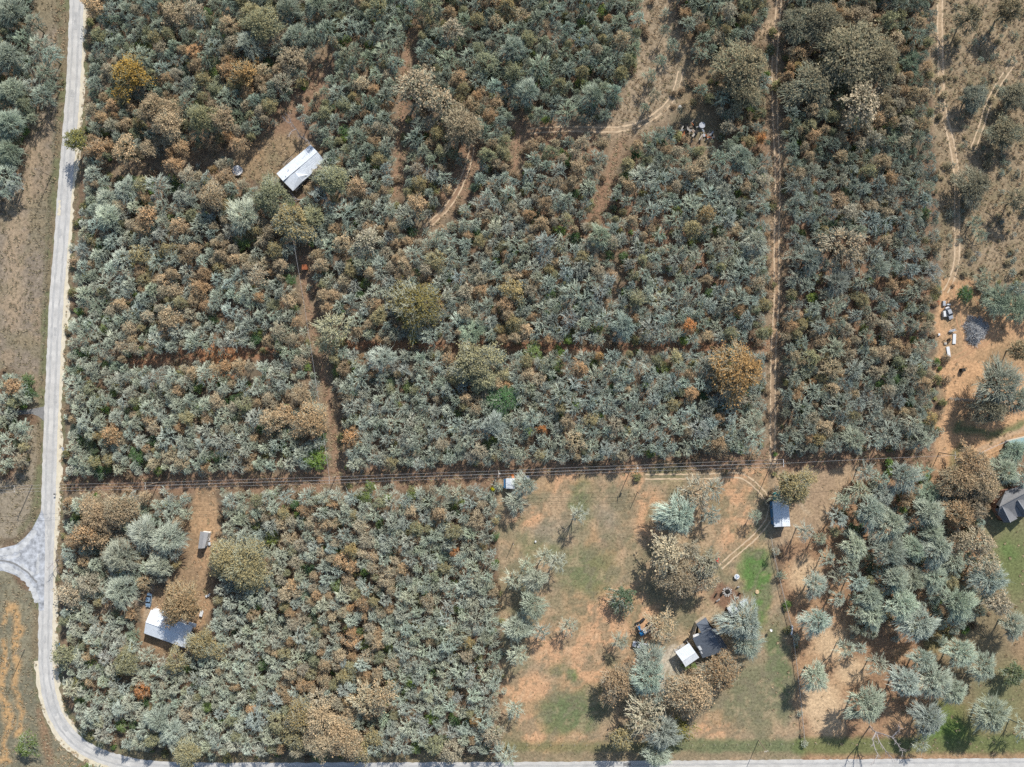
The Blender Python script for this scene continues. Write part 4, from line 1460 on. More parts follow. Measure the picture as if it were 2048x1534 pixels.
# --- house in the south-west wood
b = building("metal_roofed_house", "white metal-roofed house half shaded by a rusty brown tree", "house",
             [[(291.5, 1244, 3.9), (376, 1274, 3.9), (386, 1254, 3.0), (302, 1219.5, 3.0)], [(291.5, 1244, 3.9), (376, 1274, 3.9), (371, 1296.5, 3.0), (288, 1266.5, 3.0)]],
             [(302, 1219.5), (386, 1254), (371, 1296.5), (288, 1266.5)], 3.0, M_WHITE_METAL, M_WALLW,
             gables=[[(302, 1219.5, 3.0), (291.5, 1244, 3.9), (288, 1266.5, 3.0)], [(386, 1254, 3.0), (376, 1274, 3.9), (371, 1296.5, 3.0)]], ridges=[((291.5, 1244, 3.9), (376, 1274, 3.9))])
pipe(b, 331, 1278, 3.5)
mb = MB()
mb.slab([P(307, 1217, 2.7), P(326, 1224, 2.7), P(323, 1231, 2.75), P(304, 1223, 2.75)], .08)
part(mb, "porch_roof", M_WHITE, b)
mb = MB()
mb.slab([P(378, 1243, 2.5), P(394, 1248, 2.5), P(391, 1255, 2.5), P(376, 1250, 2.5)], .08)
part(mb, "porch_roof", M_WHITE, b)
for q in ((308, 1217.5), (325, 1224)):
    mb = MB()
    w = P(q[0], q[1], 2.7)
    mb.tube([(w.x, w.y, 0), (w.x, w.y, 2.6)], [.06, .06], 6)
    part(mb, "porch_post", M_WHITE, b)
# --- grey-roofed shed on the drive
building("storage_shed", "narrow grey-roofed shed with white walls on the dirt drive", "shed",
         [[(409, 1064, 3.4), (403.5, 1097, 3.4), (409.5, 1096, 2.9), (417.5, 1065, 2.9)], [(409, 1064, 3.4), (403.5, 1097, 3.4), (396, 1097, 2.8), (400.5, 1063, 2.8)]],
         [(400.5, 1063), (417.5, 1065), (409.5, 1096.5), (395, 1097)], 2.8, M_GREY_ROOF, M_WALLW, seams=False, windows=True,
         gables=[[(400.5, 1063, 2.8), (409, 1064, 3.4), (417.5, 1065, 2.9)], [(395, 1097, 2.8), (403.5, 1097, 3.4), (409.5, 1096, 2.9)]])
# --- white shed by the power line
b = building("tool_shed", "small white square shed with a blue side by the power line", "shed",
             [[(1020.5, 957, 2.9), (1021, 977.5, 2.9), (1030, 977.5, 2.5), (1029.5, 956.5, 2.5)], [(1020.5, 957, 2.9), (1021, 977.5, 2.9), (1012, 977.5, 2.5), (1011.5, 957, 2.5)]],
             [(1011.5, 957), (1029.5, 956.5), (1030, 977.5), (1012, 977.5)], 2.5, M_WHITE_METAL, M_WALLW, windows=False,
             gables=[[(1011.5, 957, 2.5), (1020.5, 957, 2.9), (1029.5, 956.5, 2.5)], [(1012, 977.5, 2.5), (1021, 977.5, 2.9), (1030, 977.5, 2.5)]])
mb = MB()
mb.slab([P(1007, 958, 1.7), P(1011.4, 958, 2.2), P(1011.8, 976, 2.2), P(1007.5, 976, 1.7)], .06)
part(mb, "lean_to_roof", M_WALLB, b)
# --- blue-walled shed
b = building("barn_shed", "white-roofed shed dappled blue by the shade of an olive tree", "shed",
             [[(1562, 1002, 4.0), (1564.5, 1053, 4.0), (1580.5, 1052.5, 3.3), (1577, 1002, 3.3)], [(1562, 1002, 4.0), (1564.5, 1053, 4.0), (1548.5, 1054, 3.3), (1545, 1003, 3.3)]],
             [(1545, 1003), (1577, 1002), (1580.5, 1052.5), (1548.5, 1054)], 3.3, M_WHITE_METAL, M_WALLB,
             gables=[[(1545, 1003, 3.3), (1562, 1002, 4.0), (1577, 1002, 3.3)], [(1548.5, 1054, 3.3), (1564.5, 1053, 4.0), (1580.5, 1052.5, 3.3)]], ridges=[((1562, 1002, 4.0), (1564.5, 1053, 4.0))])
mb = MB()
mb.slab([P(1546, 985, 2.6), P(1561, 985, 2.6), P(1562, 1001, 2.9), P(1546, 1002, 2.9)], .06)
part(mb, "lean_to_roof", M_TEAL, b)
# --- dark shingled house
b = building("shingled_house", "dark shingled house with an L plan beside the white carport", "house",
             [[(1421, 1260, 5.2), (1448, 1304, 5.2), (1405, 1316, 3.1), (1385, 1276.5, 3.1)], [(1421, 1260, 5.2), (1448, 1304, 5.2), (1457, 1297, 3.4), (1430, 1256, 3.4)],
              [(1418, 1250, 4.4), (1412, 1234.5, 3.2), (1392.5, 1247.5, 3.2), (1404.5, 1269, 3.9), (1424, 1257, 4.4)]],
             [(1385, 1276.5), (1392.5, 1247.5), (1412, 1234.5), (1430, 1256), (1457, 1297), (1448, 1308), (1405, 1316)], 3.1, M_SHINGLE, M_WALLT, seams=False,
             gables=[[(1405, 1316, 3.1), (1448, 1304, 5.2), (1457, 1297, 3.4)]], ridges=[((1421, 1260, 5.2), (1448, 1304, 5.2))])
mb = MB()
mb.slab([P(1386, 1270, 2.9), P(1405, 1264, 2.9), P(1406, 1268, 3.0), P(1387, 1275, 3.0)], .08)
part(mb, "porch_roof", M_WHITE, b)
mb = MB()
mb.slab([P(1395, 1293, 3.85), P(1400, 1291.5, 4.05), P(1404.5, 1299, 4.05), P(1399.5, 1301, 3.85)], .06)
part(mb, "roof_panel", M_WHITE, b)
mb = MB()
mb.slab([P(1401, 1303, 3.75), P(1403, 1302.5, 3.85), P(1405.5, 1307, 3.85), P(1403.5, 1307.8, 3.75)], .06)
part(mb, "roof_panel", M_WHITE, b)
# --- carport
b = building("carport", "bright white metal carport with open sides next to the shingled house", "carport",
             [[(1364.2, 1322.3, 3.6), (1391, 1304.5, 3.6), (1378, 1286, 3.0), (1351, 1304, 3.0)], [(1364.2, 1322.3, 3.6), (1391, 1304.5, 3.6), (1398.5, 1315, 3.2), (1371, 1334, 3.2)]],
             [(1351, 1304), (1378, 1286), (1398.5, 1315), (1371, 1334)], 3.0, M_WHITE_METAL, M_WHITE, skip_walls=(0, 2, 3), windows=False, ridges=[((1364.2, 1322.3, 3.6), (1391, 1304.5, 3.6))])
for q in ((1352.5, 1304), (1365, 1296), (1377.5, 1287.5), (1372, 1332.5), (1396.5, 1315.5)):
    mb = MB()
    w = P(q[0], q[1], 3)
    mb.tube([(w.x, w.y, 0), (w.x, w.y, 3.05)], [.07, .07], 6)
    part(mb, "post", M_WHITE, b)
# --- hipped grey house on the east edge
b = building("hipped_house", "grey shingled house with hipped wings on the edge of the lawn", "house",
             [[(1999, 1013.5, 5.4), (2020.8, 1001, 5.4), (2052, 985, 5.4), (2086, 967, 5.4), (2075, 945, 3.2), (2042, 972, 3.2), (2011.5, 981.8, 3.2), (1992.7, 1009, 3.2)],
              [(1999, 1013.5, 5.4), (2086, 967, 5.4), (2099, 990, 3.2), (2050, 1033, 3.2), (2012, 1034, 3.2), (1996, 1031, 3.2)]],
             [(1992.7, 1009), (2011.5, 981.8), (2042, 972), (2075, 945), (2099, 990), (2050, 1033), (2007, 1044), (1990, 1018)], 3.1, M_SHINGLE2, M_BRICK, seams=False,
             ridges=[((1999, 1013.5, 5.4), (2086, 967, 5.4))], base=P(2035, 1005))
for (r1, r2, a1, a2, c1, c2) in (((2004, 1013, 4.9), (2020, 1044.5, 4.6), (1989.5, 1017.5, 3.2), (2007, 1045, 3.2), (2016, 1017, 4.3), (2034.5, 1037, 3.2)),
                                 ((2035, 1000, 4.9), (2056, 1032, 4.6), (2031, 1008, 4.2), (2049, 1034, 3.2), (2046, 999, 4.3), (2064, 1024, 3.2))):
    for k, f in enumerate(([r1, r2, a2, a1], [r1, r2, c2, c1])):
        mb = MB()
        mb.slab([P(*q) + Vector((0, 0, .16)) for q in f], .14)
        part(mb, "roof_slope", M_SHINGLE2, b)
    mb = MB()
    mb.tube([P(*r1) + Vector((0, 0, .2)), P(*r2) + Vector((0, 0, .2))], [.12, .12], 6)
    part(mb, "ridge_cap", M_STEEL, b)
    tri = [P(*a2) , P(*r2), P(*c2)]
    ctr = P(2025, 1015, 3)
    tri = [t_ + (ctr - t_).normalized() * .3 * Vector((1, 1, 0)).length * .7 for t_ in tri]
    mb = MB()
    lo = [Vector((t_.x, t_.y, 0)) for t_ in (tri[0], tri[2])]
    mb.add([lo[0], lo[1], tri[2], tri[1], tri[0]], [(0, 1, 2, 3, 4)])
    part(mb, "gable", M_BRICK, b)
# --- small yard sheds
building("garden_shed", "small white-roofed shed beside the fire ring, half under a grey tree", "shed",
         [[(1454, 1216, 2.6), (1468.3, 1207.3, 2.6), (1478, 1222, 2.3), (1464.2, 1235.4, 2.3)]], [(1454, 1216), (1468.3, 1207.3), (1478, 1222), (1464.2, 1235.4)], 2.3, M_WHITE_METAL, M_WALLT, windows=False)
building("animal_shelter", "smaller pale-roofed shelter with dark patches behind the garden shed", "shelter",
         [[(1480, 1204.5, 1.9), (1493, 1197, 1.9), (1496.5, 1206.7, 1.7), (1484.7, 1215, 1.7)]], [(1480, 1204.5), (1493, 1197), (1496.5, 1206.7), (1484.7, 1215)], 1.7, M_GALV, M_PLANK, windows=False)
building("outhouse", "tiny rusted tin shed standing in the lane south of the farmhouse", "shed",
         [[(604, 529, 2.7), (613.5, 529, 2.7), (614.5, 539, 2.4), (603.5, 539, 2.4)]], [(604, 529), (613.5, 529), (614.5, 539), (603.5, 539)], 2.4, M_RUST, M_RUST, windows=False)
b = building("porch_shelter", "pale teal-roofed open shelter at the edge of the upper right drive", "shelter",
             [[(2018, 882, 2.8), (2060, 872, 2.8), (2066, 892, 2.5), (2024, 900, 2.5)]], [(2018, 882), (2060, 872), (2066, 892), (2024, 900)], 2.5, M_TEALP, M_PLANK, windows=False, skip_walls=(1, 2, 3))


# ------------------------------------------------------------------ vehicles
def loft(mb, secs, mat=0):
    """Cross sections (lists of points, same count) joined into a closed skin."""
    n = len(secs[0])
    V = [p for s in secs for p in s]
    F = []
    for i in range(len(secs) - 1):
        for k in range(n):
            F.append((i * n + k, i * n + (k + 1) % n, (i + 1) * n + (k + 1) % n, (i + 1) * n + k))
    F.append(tuple(range(n))[::-1])
    F.append(tuple((len(secs) - 1) * n + k for k in range(n)))
    mb.add(V, F, mat)


def car(label, px, py, heading, paint, L=4.9, Wd=1.82, pickup=False):
    """heading: radians, nose direction in the scene."""
    loc = P(px, py, .6)
    e = empty("pickup_truck" if pickup else "parked_car", (loc.x, loc.y, 0), heading)
    props(e, label, "pickup" if pickup else "car", "vehicles")
    h = L / 2

    def sec(x, w, z0, z1, r=.12):
        w /= 2
        return [(x, -w, z0), (x, w, z0), (x, w, z1 - r), (x, w - r, z1), (x, -w + r, z1), (x, -w, z1 - r)]

    def own(mb, name, mat, par=e, smooth=False):
        return mb.build(name, mat, par, smooth)
    mb = MB()
    if pickup:
        st = [(-h, .93, .45, .98), (-h + .12, .98, .35, 1.02), (-.3, 1, .3, 1.03), (.9, 1, .3, 1.05), (h - .5, .97, .3, 1.0), (h - .1, .9, .35, .9), (h, .8, .45, .75)]
    else:
        st = [(-h, .80, .45, .82), (-h + .25, .93, .32, .93), (-1.0, 1, .28, .96), (.8, 1, .28, .95), (h - .7, .96, .28, .86), (h - .2, .88, .32, .72), (h, .74, .42, .62)]
    loft(mb, [sec(x, Wd * w, a, z) for x, w, a, z in st])
    own(mb, "body", paint)
    # glasshouse
    x0, x1, x2, x3 = (-.35, -.1, 1.0, 1.6) if pickup else (-1.75, -1.15, .35, 1.05)
    zb, zt = (1.03, 1.72) if pickup else (.94, 1.42)
    wb, wt = Wd * .46, Wd * .37
    mb = MB()
    B = [(x0, -wb, zb), (x3, -wb, zb), (x3, wb, zb), (x0, wb, zb)]
    T = [(x1, -wt, zt), (x2, -wt, zt), (x2, wt, zt), (x1, wt, zt)]
    mb.add(B + T, [(0, 1, 5, 4), (1, 2, 6, 5), (2, 3, 7, 6), (3, 0, 4, 7)])
    own(mb, "window_glass", M_GLASS)
    mb = MB()
    loft(mb, [[(x1 - .04, -wt - .03, zt - .02), (x1 - .04, wt + .03, zt - .02), (x1, wt - .05, zt + .05), (x1, -wt + .05, zt + .05)],
              [(x2 + .04, -wt - .03, zt - .02), (x2 + .04, wt + .03, zt - .02), (x2, wt - .05, zt + .05), (x2, -wt + .05, zt + .05)]])
    own(mb, "roof", paint)
    for sy in (-1, 1):
        mb = MB()
        xm = (x1 + x2) / 2 - .1
        mb.tube([(xm, sy * (wb - .0), zb), (xm, sy * (wt + .02), zt)], [.05, .05], 4)
        own(mb, "door_pillar", paint)
        mb = MB()
        mb.box((x3 - .25, sy * (Wd / 2 + .09), zb + .05), (.12, .2, .14))
        own(mb, "mirror", paint)
        for sx in (-1, 1):
            mb = MB()
            cx_, cy_ = sx * (h - .85), sy * (Wd / 2 - .10)
            mb.tube([(cx_, cy_ - .11, .33), (cx_, cy_ + .11, .33)], [.33, .33], 14)
            w = own(mb, "wheel", M_BLACK)
            mb = MB()
            mb.tube([(cx_, cy_ + sy * .10, .33), (cx_, cy_ + sy * .125, .33)], [.2, .18], 10)
            own(mb, "rim", M_STEEL, w)
        mb = MB()
        mb.box((h - .08, sy * Wd * .33, .66), (.14, .34, .14))
        own(mb, "headlight", M_WHITE)
        mb = MB()
        mb.box((-h + .03, sy * Wd * .34, .76), (.08, .3, .16))
        own(mb, "tail_light", M_RED)
    if pickup:
        mb = MB()
        mb.box((-h + 1.2, 0, 1.06), (1.9, Wd * .82, .05))
        own(mb, "bed_liner", M_BLACK)
    return e


car("blue-grey sedan parked on the sandy drive above the white-roofed house", 297.5, 1200, math.radians(-97), M_BLUEGREY, 5.1, 1.85)
car("silver pickup parked west of the dark shingled house, tail under a grey tree", 1280, 1290.5, math.radians(168), M_SILVER, 5.4, 1.95, True)
car("pale dusty car half hidden beneath trees above the hipped grey house", 1973, 949, math.radians(28), M_SILVER, 4.7, 1.8)

# tractor and trailer by the silver pickup
lt = P(1281, 1262, .8)
e = props(empty("tractor", (lt.x, lt.y, 0), math.radians(112)), "blue tractor standing in front of the junk-laden trailer", "tractor")
mb = MB(); loft(mb, [[(.2, -.32, .7), (.2, .32, .7), (.2, .28, 1.35), (.2, -.28, 1.35)], [(1.9, -.28, .7), (1.9, .28, .7), (1.9, .22, 1.2), (1.9, -.22, 1.2)]]); mb.build("hood", M_BLUEP, e)
mb = MB(); mb.box((-.5, 0, .85), (1.3, .6, .5)); mb.build("chassis", M_BLACK, e)
mb = MB(); mb.box((-.45, 0, 2.3), (1.5, 1.35, .09)); mb.build("canopy", M_BLUEP, e)
for sy in (-1, 1):
    mb = MB(); mb.tube([(-.6, sy * .62 - .2, .75), (-.6, sy * .62 + .2, .75)], [.75, .75], 18); w = mb.build("rear_wheel", M_BLACK, e)
    mb = MB(); mb.tube([(-.6, sy * .84 - .02, .75), (-.6, sy * .84 + .02, .75)], [.4, .4], 12); mb.build("rim", M_WHITE, w)
    mb = MB(); mb.tube([(1.5, sy * .55 - .12, .42), (1.5, sy * .55 + .12, .42)], [.42, .42], 14); mb.build("front_wheel", M_BLACK, e)
    mb = MB(); mb.tube([(-1.1, sy * .55, .9), (-1.1, sy * .6, 2.3)], [.04, .04], 6); mb.build("canopy_post", M_BLACK, e)
    mb = MB(); mb.tube([(.4, sy * .5, 1.3), (1.9, sy * .5, 1.1), (2.7, sy * .5, .45)], [.07, .07, .06], 6); mb.build("loader_arm", M_STEEL, e)
mb = MB(); mb.box((-.7, 0, 1.15), (.5, .5, .12)); mb.box((-.95, 0, 1.4), (.1, .5, .4)); mb.build("seat", M_BLACK, e)
mb = MB(); mb.box((2.9, 0, .4), (.6, 1.7, .5), 0, 0, .8); mb.build("loader_bucket", M_CHAR, e)
lt = P(1297, 1258, .8)
e = props(empty("flatbed_trailer", (lt.x, lt.y, 0), math.radians(-150)), "flatbed trailer heaped with pale boards beside the blue tractor", "trailer")
mb = MB(); mb.box((0, 0, .62), (4.6, 2.1, .14)); mb.build("deck", M_PLANK, e)
for sx in (-.45, .45):
    for sy in (-1, 1):
        mb = MB(); mb.tube([(sx - .2, sy * 1.12 - .1, .33), (sx - .2, sy * 1.12 + .1, .33)], [.33, .33], 12); mb.build("wheel", M_BLACK, e)
mb = MB(); mb.tube([(2.3, .5, .6), (3.6, 0, .5)], [.06, .06], 6); mb.tube([(2.3, -.5, .6), (3.6, 0, .5)], [.06, .06], 6); mb.build("drawbar", M_STEEL, e)
r_ = random.Random(3)
for k in range(16):
    mb = MB(); mb.box((r_.uniform(-1.6, 1.6), r_.uniform(-.7, .7), .74 + k * .035), (r_.uniform(.8, 2.4), r_.uniform(.12, .5), .06), r_.uniform(-.8, .8)); mb.build("board", r_.choice([M_PLANK, M_PLANK, M_STEEL, M_STONE, M_WHITE]), e)
for (x, y, lab) in ((1285, 1240, "black stock tank lying north of the blue tractor"), (1298, 1247, "black drum lying beside the trailer end")):
    w = P(x, y, .4)
    mb = MB(); mb.tube([(-.9, 0, .5), (-.8, 0, .5), (.8, 0, .5), (.9, 0, .5)], [.38, .5, .5, .38], 14)
    o = mb.build("stock_tank", M_BLACK); o.location = (w.x, w.y, 0); o.rotation_euler = (0, 0, math.radians(40)); props(o, lab, "tank")


# ------------------------------------------------------------------ poles and wires
def pole(px, py, h, label, arm=None, arm_z=.4, transformer=False, name="utility_pole", r=.15):
    """px, py: foot of the pole."""
    b = P(px, py)
    e = props(empty(name, (b.x, b.y, 0)), label, "pole", "utility poles")
    mb = MB(); mb.tube([(0, 0, -.2), (0, 0, h * .5), (0, 0, h)], [r * 1.15, r, r * .75], 8); mb.build("shaft", M_WOODP, e)
    tops = [Vector((b.x, b.y, h))]
    if arm is not None:
        L, a = arm
        d = Vector((math.cos(a), math.sin(a), 0))
        mb = MB(); mb.box((0, 0, h - arm_z), (L, .13, .15), a); mb.build("crossarm", M_PLANK if L < 2.5 else M_WHITE, e)
        tops = []
        for t in (-.47, 0, .47):
            q = d * L * t + Vector((0, 0, h - arm_z + (.1 if t else arm_z)))
            mb = MB(); mb.tube([q, q + Vector((0, 0, .12)), q + Vector((0, 0, .26))], [.05, .085, .05], 8); mb.build("insulator", M_WHITE, e)
            tops.append(Vector((b.x, b.y, 0)) + q + Vector((0, 0, .24)))
    else:
        mb = MB(); mb.tube([(0, 0, h), (0, 0, h + .2)], [.09, .05], 8); mb.build("insulator", M_WHITE, e)
        tops = [Vector((b.x, b.y, h + .18))]
    if transformer:
        mb = MB(); mb.tube([(.34, -.1, h - 2.1), (.34, -.1, h - 1.1), (.34, -.1, h - 1.0)], [.27, .27, .14], 12); mb.build("transformer", M_STEEL, e)
    return e, tops, Vector((b.x, b.y, h))


def wire(a, b, label, sag=.6, r=.035, name="power_line_wire"):
    n = 14
    pts = []
    for k in range(n + 1):
        t = k / n
        p = a.lerp(b, t)
        p.z -= sag * 4 * t * (1 - t)
        pts.append(p)
    mb = MB()
    mb.tube(pts, [r] * len(pts), 5, 0, False)
    o = mb.build(name, M_WIRE)
    return props(o, label, "wire", "power line wires")


LINE = [(-170, 985, 9.5, "power line pole beyond the west edge"), (65, 970, 9.2, "power line pole on the corner west of the road"), (318, 964, 9.5, "power line pole in the cut left of the drive"),
        (672, 953, 9.5, "power line pole at the foot of the tan lane"), (998, 941, 9.5, "power line pole with cans above the small white shed"), (1265, 930, 9.5, "power line pole above the open yard"),
        (1546, 920, 9.8, "power line pole with a long white crossarm"), (1878, 905, 9.3, "power line pole at the right end of the cut")]
tops = []
for k, (x, y, h_, lab) in enumerate(LINE):
    nxt = LINE[min(k + 1, len(LINE) - 1)]
    ang = math.radians(90 + 2)
    _, t_, _ = pole(x, y, h_, lab, (2.7 if k == 6 else 2.3, ang), .4, k in (4, 5))
    tops.append(t_)
SIDE = ["lower", "middle", "upper"]
SPAN = ["west of the road", "across the road", "over the left of the cut", "left of the small white shed", "between the small white shed and the yard", "over the top of the yard", "right of the crossarm pole"]
for k in range(len(LINE) - 1):
    for j in range(3):
        if k == 6 and j != 1: continue
        wire(tops[k][j], tops[k + 1][j], "%s power line wire %s" % (SIDE[j], SPAN[k]), .7, .024)
for k in (2, 3, 4, 5):
    a, b = tops[k][1] - Vector((0, .2, 2.4)), tops[k + 1][1] - Vector((0, .2, 2.4))
    wire(a, b, "low neutral wire of the power line %s" % SPAN[k], .7, .018)
for x, y, h_, lab in ((103, 352, 8.0, "lone pole standing in the west field"), (50, 1298, 8.0, "pole on the scrub outside the road bend"), (1517, 1480, 7.6, "lone roadside pole below the yard"),
                      (1027, 1084, 4.2, "short post standing in the yard near its left edge"), (1275, 984, 4.6, "shorter post below the power line in the yard")):
    pole(x, y, h_, lab, (1.3, math.radians(15)) if h_ == 7.6 else None, .2, False, r=.13)
_, _, pt = pole(1918, 907.5, 8.4, "pole with a transformer beside the brown trees on the right", None, 0, True)
for s_ in (-.3, .3):
    q = P(2018 + s_ * 4, 881, 3)
    wire(pt + Vector((s_, 0, -.4)), q, "%s service wire to the teal-roofed shelter" % ("upper" if s_ > 0 else "lower"), .35, .035)
_, _, pt = pole(601, 490, 8.0, "service pole at the top of the lane below the farmhouse", None, 0, False)
wire(pt, Vector((tops[3][1].x, tops[3][1].y, 8.6)), "service wire running down the lane to the power line", 1.6, .035)


# ------------------------------------------------------------------ fences
def fence(name, label, pts, gap=3.0, h=1.25, wires=4, post_mat=None, r=.06, rail=None, rail_r=.03):
    P0 = P(*pts[0])
    e = props(empty(name, (P0.x, P0.y, 0)), label, "fence")
    path = [P(x, y) for x, y in pts]
    posts = []
    for a, b in zip(path[:-1], path[1:]):
        n = max(1, int((b - a).length / gap))
        posts += [a.lerp(b, k / n) for k in range(n)]
    posts.append(path[-1])
    src = None
    for p in posts:
        if src is None:
            mb = MB(); mb.tube([(0, 0, -.2), (0, 0, h)], [r, r * .9], 6)
            src = mb.build("post", post_mat or M_PLANK, e)
            o = src
        else:
            o = src.copy(); COL.objects.link(o); o.parent = e
        o.location = p - P0
    for k in range(wires):
        z = h * (.25 + .72 * k / max(wires - 1, 1))
        mb = MB()
        mb.tube([p - P0 + Vector((0, 0, z)) for p in posts], [rail_r if (rail and k == wires - 1) else .006] * len(posts), 4, 0, False)
        mb.build("rail" if (rail and k == wires - 1) else "fence_wire", rail if (rail and k == wires - 1) else M_BARB, e)
    return e


fence("yard_fence", "pale-railed fence running down the right side of the yard", [(1540, 1075), (1548, 1120), (1560, 1170), (1571, 1215), (1580, 1250), (1586, 1290), (1593, 1345), (1600, 1410), (1607, 1482)], 2.6, 1.35, 4, M_PLANK, .08, M_PLANK, .11)
fence("roadside_fence", "thin wire fence along the bottom road verge", [(1030, 1488), (1340, 1489), (1607, 1486), (1800, 1484), (2100, 1481)], 4.0, 1.2, 2)
fence("field_fence", "wire fence along the west field beside the road", [(122, 100), (112, 290), (103, 400), (94, 570), (86, 760)], 4.0, 1.2, 4)
fence("shed_fence", "short wire fence below the small white shed", [(991, 958), (993, 1000), (994, 1060), (998, 1150)], 3.0, 1.3, 4)
ef = fence("vine_grown_fence", "dark fence overgrown with grey vines on the red soil", [(1897, 797), (1925, 799), (1960, 802), (2006, 807)], 2.2, 1.7, 5, M_PLANK, .07)
mb = MB()
a, b = P(1897, 797), P(2006, 807)
rv = random.Random(9)
for k in range(700):
    t = rv.random()
    p = a.lerp(b, t) + Vector((rv.gauss(0, .1), rv.gauss(0, .3), rv.uniform(.3, 2.0)))
    d = Vector((rv.gauss(0, 1), rv.gauss(0, 1), rv.gauss(.2, .6))).normalized() * rv.uniform(.25, .6)
    mb.tube([p - d, p + d], [.03, .02], 3, 0, False)
vn = part(mb, "vine", node_mat("dry vine", (.30, .29, .25), .9, .1, .25, 2), ef)
vn["kind"] = "stuff"
mb = MB(); w = P(1581, 1258); mb.box((w.x, w.y, .75), (.35, 3.2, 1.4), math.radians(-8))
g_ = mb.build("feed_trough", M_GALV); props(g_, "grey metal box standing in the line of the yard fence", "trough")


# ------------------------------------------------------------------ dead trees
def dead_tree(label, foot, targets, r0, seed, name="dead_tree"):
    """foot and limb points: (px, py, z)."""
    rd_ = random.Random(seed)
    b = P(*foot)
    e = props(empty(name, (b.x, b.y, 0)), label, "tree", "dead trees")
    mat = M_DEAD
    fork = None
    for k, chain in enumerate(targets):
        pts = [P(*q) for q in chain]
        mb = MB()
        n = len(pts)
        rs = [r0 * (1 - .72 * i / (n - 1)) * (1 if k == 0 else .75) for i in range(n)]
        mb.tube(pts, rs, 6)
        for i in range(1, n):
            for _ in range(4 if i < n - 1 else 6):
                t = rd_.random()
                p = pts[i - 1].lerp(pts[i], t)
                d = (pts[i] - pts[i - 1]).normalized()
                d = (d + Vector((rd_.gauss(0, .6), rd_.gauss(0, .6), rd_.gauss(.1, .4)))).normalized()
                L = rd_.uniform(.8, 2.2)
                m1 = p + d * L * .5 + Vector((rd_.gauss(0, .12), rd_.gauss(0, .12), .1))
                tip = p + d * L
                mb.tube([p, m1, tip], [r0 * .28, r0 * .2, r0 * .08], 5)
                for _ in range(2):
                    d2 = (d + Vector((rd_.gauss(0, .6), rd_.gauss(0, .6), rd_.gauss(0, .4)))).normalized()
                    mb.tube([m1, m1 + d2 * L * .55], [r0 * .14, r0 * .05], 4)
        part(mb, "trunk" if k == 0 else "limb", mat, e)
    return e


M_DEAD = node_mat("bleached dead wood", (.31, .28, .265), .9, .15, .2, 1.5)
dead_tree("tall bleached dead tree spreading over the bottom road", (1740, 1452, 0), [
    [(1740, 1452, 0), (1746, 1460, 4), (1752, 1464, 6)], [(1752, 1464, 6), (1766, 1468, 8), (1784, 1474, 10), (1796, 1489, 11), (1806, 1505, 12)],
    [(1752, 1464, 6), (1745, 1478, 8), (1750, 1498, 10), (1756, 1510, 11), (1745, 1526, 12)], [(1752, 1464, 6), (1758, 1482, 8), (1770, 1500, 10), (1784, 1516, 12)], [(1784, 1474, 10), (1796, 1462, 11), (1800, 1452, 12)]], .27, 2)
dead_tree("bleached dead trunk standing just above the white farmhouse", (604, 279, 0), [
    [(604, 279, 0), (601, 273, 2.5), (592, 258, 5.5), (582, 245, 8.0), (576, 230, 9.5)], [(601, 273, 2.5), (608, 276, 4), (616, 281, 5), (620, 288, 5.5)], [(592, 258, 5.5), (584, 262, 6.8), (578, 270, 7.5)], [(582, 245, 8), (574, 244, 9), (570, 238, 9.6)]], .17, 5)
dead_tree("bleached dead tree lying just below the white farmhouse", (608, 400, 0), [
    [(608, 400, .3), (594, 399, .5), (582, 396, .8), (572, 391, 1.2)], [(594, 399, .5), (586, 392, 1.2), (582, 384, 1.8)], [(590, 399, .5), (580, 402, .8), (572, 404, 1.0)]], .22, 6)
dead_tree("pale leafless snag leaning over the road above its bend", (118, 1118, 0), [
    [(118, 1118, 0), (112, 1122, 2.0), (104, 1128, 3.2), (96, 1138, 4)], [(112, 1122, 2), (116, 1112, 3.5), (112, 1100, 4.5)], [(104, 1128, 3.2), (112, 1136, 4), (116, 1142, 4.5)]], .12, 7)


# ------------------------------------------------------------------ small things
def single(mb, name, mat, label, cat, loc, rz=0.0, group=None, smooth=False):
    o = mb.build(name, mat, None, smooth)
    o.location = loc
    o.rotation_euler = (0, 0, rz)
    return props(o, label, cat, group)


# round tank near the farmhouse
w = P(476, 342)
e = props(empty("round_tank", (w.x, w.y, 0)), "round pale tank with a rusty rim west of the white farmhouse", "tank")
mb = MB(); mb.tube([(0, 0, 0), (0, 0, .75)], [1.75, 1.75], 24); mb.build("tank_wall", M_GALV, e)
mb = MB(); mb.tube([(0, 0, .751), (0, 0, .80)], [1.80, 1.80], 24); mb.build("cover", node_mat("faded tarp", (.60, .58, .55), .8, .3, .25, 1.2), e)
# fire ring: each stone a part
w = P(1454.6, 1183.4)
e = props(empty("fire_ring", (w.x, w.y, 0)), "stone fire ring on the brown earth patch by the garden shed", "fire pit")
mb = MB(); mb.tube([(0, 0, .0), (0, 0, .06)], [1.0, .8], 16); mb.build("ash_bed", M_CHAR, e)
src = None
rf = random.Random(4)
for k in range(30):
    ring = 1.15 if k < 16 else 1.6
    a = k / (16 if k < 16 else 14) * 6.283 + rf.uniform(-.1, .1)
    if src is None:
        mb = MB(); mb.box((0, 0, .16), (.44, .34, .34), 0, 0, .75); src = mb.build("stone", M_STONE, e); o = src
    else:
        o = src.copy(); COL.objects.link(o); o.parent = e
    o.location = (math.cos(a) * ring, math.sin(a) * ring, -.02)
    o.rotation_euler = (0, 0, a + rf.uniform(-.5, .5))
    s_ = rf.uniform(.7, 1.25); o.scale = (s_, s_, rf.uniform(.6, 1.2))
